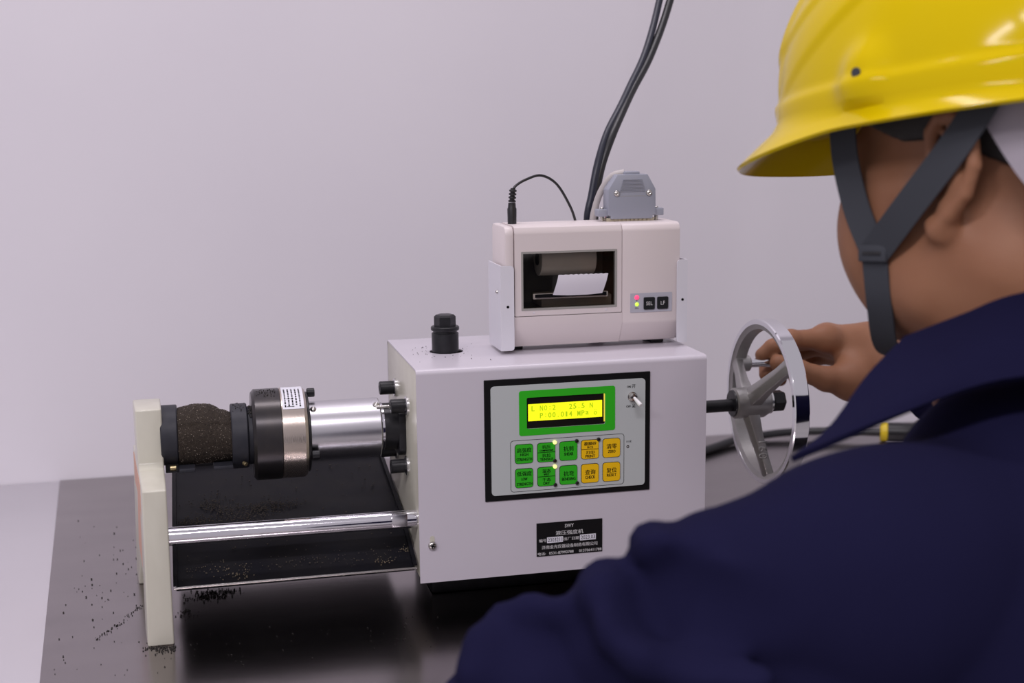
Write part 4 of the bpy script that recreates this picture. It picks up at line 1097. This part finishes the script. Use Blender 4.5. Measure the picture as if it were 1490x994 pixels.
hollow([(0.0357, -0.5026, 0.2014), (0.0496, -0.5287, 0.1967), (0.0718, -0.5377, 0.1934)], 0.026)
hollow([(-0.0229, -0.4571, 0.1662), (-0.0085, -0.4778, 0.1753)], 0.014)
nk = [(0.2774, -0.4050, 0.2212), (0.3271, -0.4001, 0.2284)]
jc(nk[0], nk[1], 0.046, 0.05, 0.03)
def jclip(X, Y, Z): return -0.26 - Z
jk = obj('jacket', sdf_mesh(JK, 0.0042, jclip), 'navy', person, sharp=180)

# collar: a folded leaf standing off the neck on each side
def collar(grid, name):
    bm = BM(); nv = 14; nu = 22; G_ = []
    rows = [crom([Vector(p) for p in r], 7) for r in grid]
    n = len(rows[0])
    cols = [crom([rows[k][i] for k in range(len(rows))], 5) for i in range(n)]
    V = [[bm.verts.new(p) for p in c_] for c_ in cols]
    for A, B in zip(V, V[1:]):
        for i in range(len(A) - 1): bm.faces.new((A[i], A[i + 1], B[i + 1], B[i]))
    bmesh.ops.recalc_face_normals(bm, faces=bm.faces)
    bmesh.ops.solidify(bm, geom=list(bm.faces), thickness=0.0035)
    return obj(name, bm, 'navy', jk, sharp=70)
near = [[(0.2330, -0.3790, 0.2975), (0.2575, -0.4001, 0.3128), (0.2903, -0.4109, 0.3257), (0.3700, -0.4200, 0.3330), (0.440, -0.385, 0.335)],
        [(0.2020, -0.3927, 0.2785), (0.2246, -0.4268, 0.2934), (0.2712, -0.4405, 0.3089), (0.3650, -0.4500, 0.3130), (0.455, -0.400, 0.312)],
        [(0.1669, -0.4145, 0.2540), (0.1983, -0.4442, 0.2767), (0.2612, -0.4566, 0.2928), (0.3620, -0.4680, 0.2900), (0.465, -0.410, 0.288)],
        [(0.1389, -0.4256, 0.2415), (0.1880, -0.4487, 0.2668), (0.2579, -0.4619, 0.2875), (0.3610, -0.4760, 0.2800), (0.470, -0.415, 0.275)]]
collar(near, 'collar')
# mirror the leaf across the person's middle plane
mid = H(-0.04, 0, -0.12); ml = Vector(HL)
def mirror(p):
    p = Vector(p); d = (p - Vector(mid)).dot(ml); return p - ml * 2 * d
collar([[mirror(p) for p in r] for r in near], 'collar')

# ---- trousers and shoes
TR = [capsule(HIP + (0, 0, 0.03), HIP, 0.150, 0.150, 0.03)]
for kn, ft, s in ((KN[0], FT[0], -1), (KN[1], FT[1], 1)):
    TR += [capsule(HIP + np.array((0.08 * s, 0.02 * s, 0.0)), kn, 0.088, 0.068, 0.03), capsule(kn, ft + (0, 0, 0.05), 0.064, 0.058, 0.02)]
obj('trousers', sdf_mesh(TR, 0.008), 'trousers', person, sharp=180)
for ft in FT:
    obj('shoe', sdf_mesh([capsule(ft + (0.01, -0.03, -0.002), ft + (-0.03, 0.05, -0.005), 0.042, 0.042, 0.02), capsule(ft + (-0.03, 0.05, -0.005), ft + (-0.08, 0.15, -0.008), 0.042, 0.036, 0.02)], 0.005), 'shoe', person, sharp=180)

stool = thing('stool', (0.43, -0.62, -0.80), 'round black stool under the seated person', 'stool')
obj('seat', cyl((0.43, -0.62, -0.500), (0.43, -0.62, -0.455), 0.17, 0.012, 40), 'black', stool)
for a in (45, 135, 225, 315):
    c_, s_ = math.cos(math.radians(a)), math.sin(math.radians(a))
    obj('leg', cyl((0.43 + 0.17 * c_, -0.62 + 0.17 * s_, -0.80), (0.43 + 0.12 * c_, -0.62 + 0.12 * s_, -0.495), 0.011, 0.001, 16), 'benchleg', stool)
obj('foot_ring', lathe([(-0.006, 0.150), (0, 0.156), (0.006, 0.150), (0, 0.144)], (0.43, -0.62, -0.66), (0, 0, 1), 40, closed=True), 'benchleg', stool)

# ================================================================== the helmet
helmet = thing('safety_helmet', tuple(H(-0.005, 0, 0.050)), 'yellow safety helmet with grey chin straps on the person', 'helmet')
KF, KL, KU = hframe(117, 8, 2); KO = HO - 0.0065 * HU
def K(f, l, u): return KO + f * KF + l * KL + u * KU
def shell():
    bm = BM(); nphi = 240; rows = []
    zr = 0.052
    def base(phi):
        cf, sf = math.cos(phi), math.sin(phi)
        a = 0.148 if cf > 0 else 0.132
        e = 2.25
        r = (abs(cf / a) ** e + abs(sf / 0.113) ** e) ** (-1 / e)
        return r
    NT = 80
    for k in range(NT + 1):
        t = k / NT * math.pi / 2
        ring = []
        for j in range(nphi):
            phi = 2 * math.pi * j / nphi
            r = base(phi) * (math.cos(t) ** 0.80 if k < NT else 0.0)
            f, l = r * math.cos(phi), r * math.sin(phi); u = zr + 0.006 + 0.132 * math.sin(t) ** 1.05
            # raised spine and two side ribs moulded into the dome
            w_ = math.sin(min(1.0, t / 0.5) * math.pi / 2)
            g = 0.0
            la = l
            g += 0.0045 / (1 + math.exp((abs(la) - 0.026) / 0.0016)) * w_
            g += 0.0030 / (1 + math.exp((abs(abs(la) - 0.058 - 0.10 * max(0, 0.04 - f) * 0) - 0.010) / 0.0014)) * w_
            if abs(l) > 0.045:
                for off, amp in ((0.014, 0.0026), (0.046, 0.0024)):
                    g += amp / (1 + math.exp(-(u - (zr + off + 0.62 * (0.125 - f))) / 0.0008)) * w_
            # boss over the ear slot
            d2 = ((f - 0.026) / 0.017) ** 2 + ((u - (zr + 0.020)) / 0.020) ** 2
            if abs(l) > 0.06: g += 0.0075 * math.exp(-d2 ** 1.5)
            g += 0.0035 / (1 + math.exp((u - (zr + 0.019)) / 0.0010))
            nx = Vector((math.cos(phi) * math.cos(t), math.sin(phi) * math.cos(t), math.sin(t)))
            ring.append((f + nx.x * g, l + nx.y * g, u + nx.z * g))
        rows.append(ring)
    # rim and visor
    rim = []
    for (s, dz) in ((1.0, -0.0065), (0.75, -0.0055), (0.5, -0.0035), (0.25, -0.001)):
        ring = []
        for j in range(nphi):
            phi = 2 * math.pi * j / nphi; cf = math.cos(phi)
            r = base(phi)
            front = max(0.0, min(1.0, (cf - 0.30) / 0.70)); front = front * front * (3 - 2 * front)
            e_ = 0.011 + 0.024 * front
            drop = 0.009 * s + 0.013 * front * (0.5 * s + 0.5 * s * s)
            ring.append(((r + e_ * s) * cf, (r + e_ * s) * math.sin(phi), zr + 0.004 + dz * 0.6 - drop))
        rim.append(ring)
    allr = rim + rows
    R_ = [[bm.verts.new(Vector(K(*p))) for p in ring] for ring in allr[:-1]]
    top = bm.verts.new(Vector(K(*allr[-1][0])))
    for A, B in zip(R_, R_[1:]):
        for j in range(nphi): bm.faces.new((A[j], A[(j + 1) % nphi], B[(j + 1) % nphi], B[j]))
    for j in range(nphi): bm.faces.new((R_[-1][j], R_[-1][(j + 1) % nphi], top))
    bmesh.ops.recalc_face_normals(bm, faces=bm.faces)
    bmesh.ops.solidify(bm, geom=list(bm.faces), thickness=0.0024)
    return bm
sh = obj('shell', shell(), 'helmet', helmet, sharp=60)
for s in (1, -1):
    pz = K(0.026, s * 0.1198, 0.074)
    obj('slot_hole', lathe([(0, 0.0032), (0.0010, 0.0030), (0.0012, 0)], Vector(pz), Vector(KL * s), 16), 'strap', sh)
# strap ribbons
def ribbon(pts, wdt, wdir, th=0.0014, n=8):
    """flat webbing through pts; wdir(i) gives the across direction"""
    P = crom(pts, n); bm = BM(); L_ = []
    for i, p in enumerate(P):
        t = (P[min(i + 1, len(P) - 1)] - P[max(0, i - 1)]).normalized()
        a = Vector(wdir) if not callable(wdir) else Vector(wdir(i / (len(P) - 1)))
        a = (a - t * a.dot(t)).normalized(); nn_ = t.cross(a)
        L_.append([bm.verts.new(p + a * (wdt / 2 * x) + nn_ * (th / 2 * y)) for x, y in ((-1, -1), (1, -1), (1, 1), (-1, 1))])
    for A, B in zip(L_, L_[1:]):
        for k in range(4): bm.faces.new((A[k], A[(k + 1) % 4], B[(k + 1) % 4], B[k]))
    bm.faces.new(L_[0]); bm.faces.new(L_[-1]); bmesh.ops.recalc_face_normals(bm, faces=bm.faces)
    return bm
for s in (1, -1):
    A0 = H(0.066, s * 0.082, 0.060); A1 = H(0.067, s * 0.0790, 0.020); A2 = H(0.058, s * 0.0785, -0.016); BK = H(0.045, s * 0.0775, -0.045)
    R0 = H(-0.046, s * 0.092, 0.062); R1 = H(-0.020, s * 0.0965, 0.020); R2 = H(0.014, s * 0.0895, -0.016)
    C1 = H(0.046, s * 0.0690, -0.078); C2 = H(0.056, s * 0.042, -0.108); C3 = H(0.062, 0.0, -0.116)
    fw = tuple(HF)
    obj('chin_strap', ribbon([A0, A1, A2, BK], 0.0190, fw), 'strap', helmet)
    obj('chin_strap', ribbon([R0, R1, R2, BK], 0.0200, lambda t: tuple(HF + 0.5 * HU)), 'strap', helmet)
    obj('chin_strap', ribbon([BK, C1, C2, C3], 0.0180, fw), 'strap', helmet)
    bk = BM(); q = Vector(BK); 
    m_ = Matrix((Vector(HF), Vector(HL) * s, Vector(HU))).transposed().to_4x4(); m_.translation = q + Vector(HL) * s * 0.001
    b_ = bbox(-0.0102, 0.0102, -0.0022, 0.0022, -0.0055, 0.0055, 0.0012); bmesh.ops.transform(b_, matrix=m_, verts=b_.verts)
    bu = obj('strap_slider', b_, 'strap', helmet)
    b_ = bbox(-0.0065, 0.0065, 0.0020, 0.0030, -0.0012, 0.0012, 0.0003); bmesh.ops.transform(b_, matrix=m_, verts=b_.verts)
    obj('slider_slot', b_, 'cable', bu)
# headband round the skull, dipping at the nape
bm = BM(); rows = []
for j in range(97):
    phi = 2 * math.pi * j / 96; cf, sf = math.cos(phi), math.sin(phi)
    back = max(0.0, min(1.0, (-cf - 0.12) / 0.6)); back = back * back * (3 - 2 * back)
    r = (abs(cf / (0.108 if cf > 0 else 0.121)) ** 2.2 + abs(sf / 0.093) ** 2.2) ** (-1 / 2.2)
    rows.append([bm.verts.new(Vector(K(-0.004 + r * cf, r * sf, u))) for u in (0.082, 0.066 - 0.088 * back)])
for A, B in zip(rows, rows[1:]): bm.faces.new((A[0], A[1], B[1], B[0]))
bmesh.ops.remove_doubles(bm, verts=bm.verts, dist=1e-6); bmesh.ops.recalc_face_normals(bm, faces=bm.faces); bmesh.ops.solidify(bm, geom=list(bm.faces), thickness=0.0018)
obj('headband', bm, 'headband', helmet)
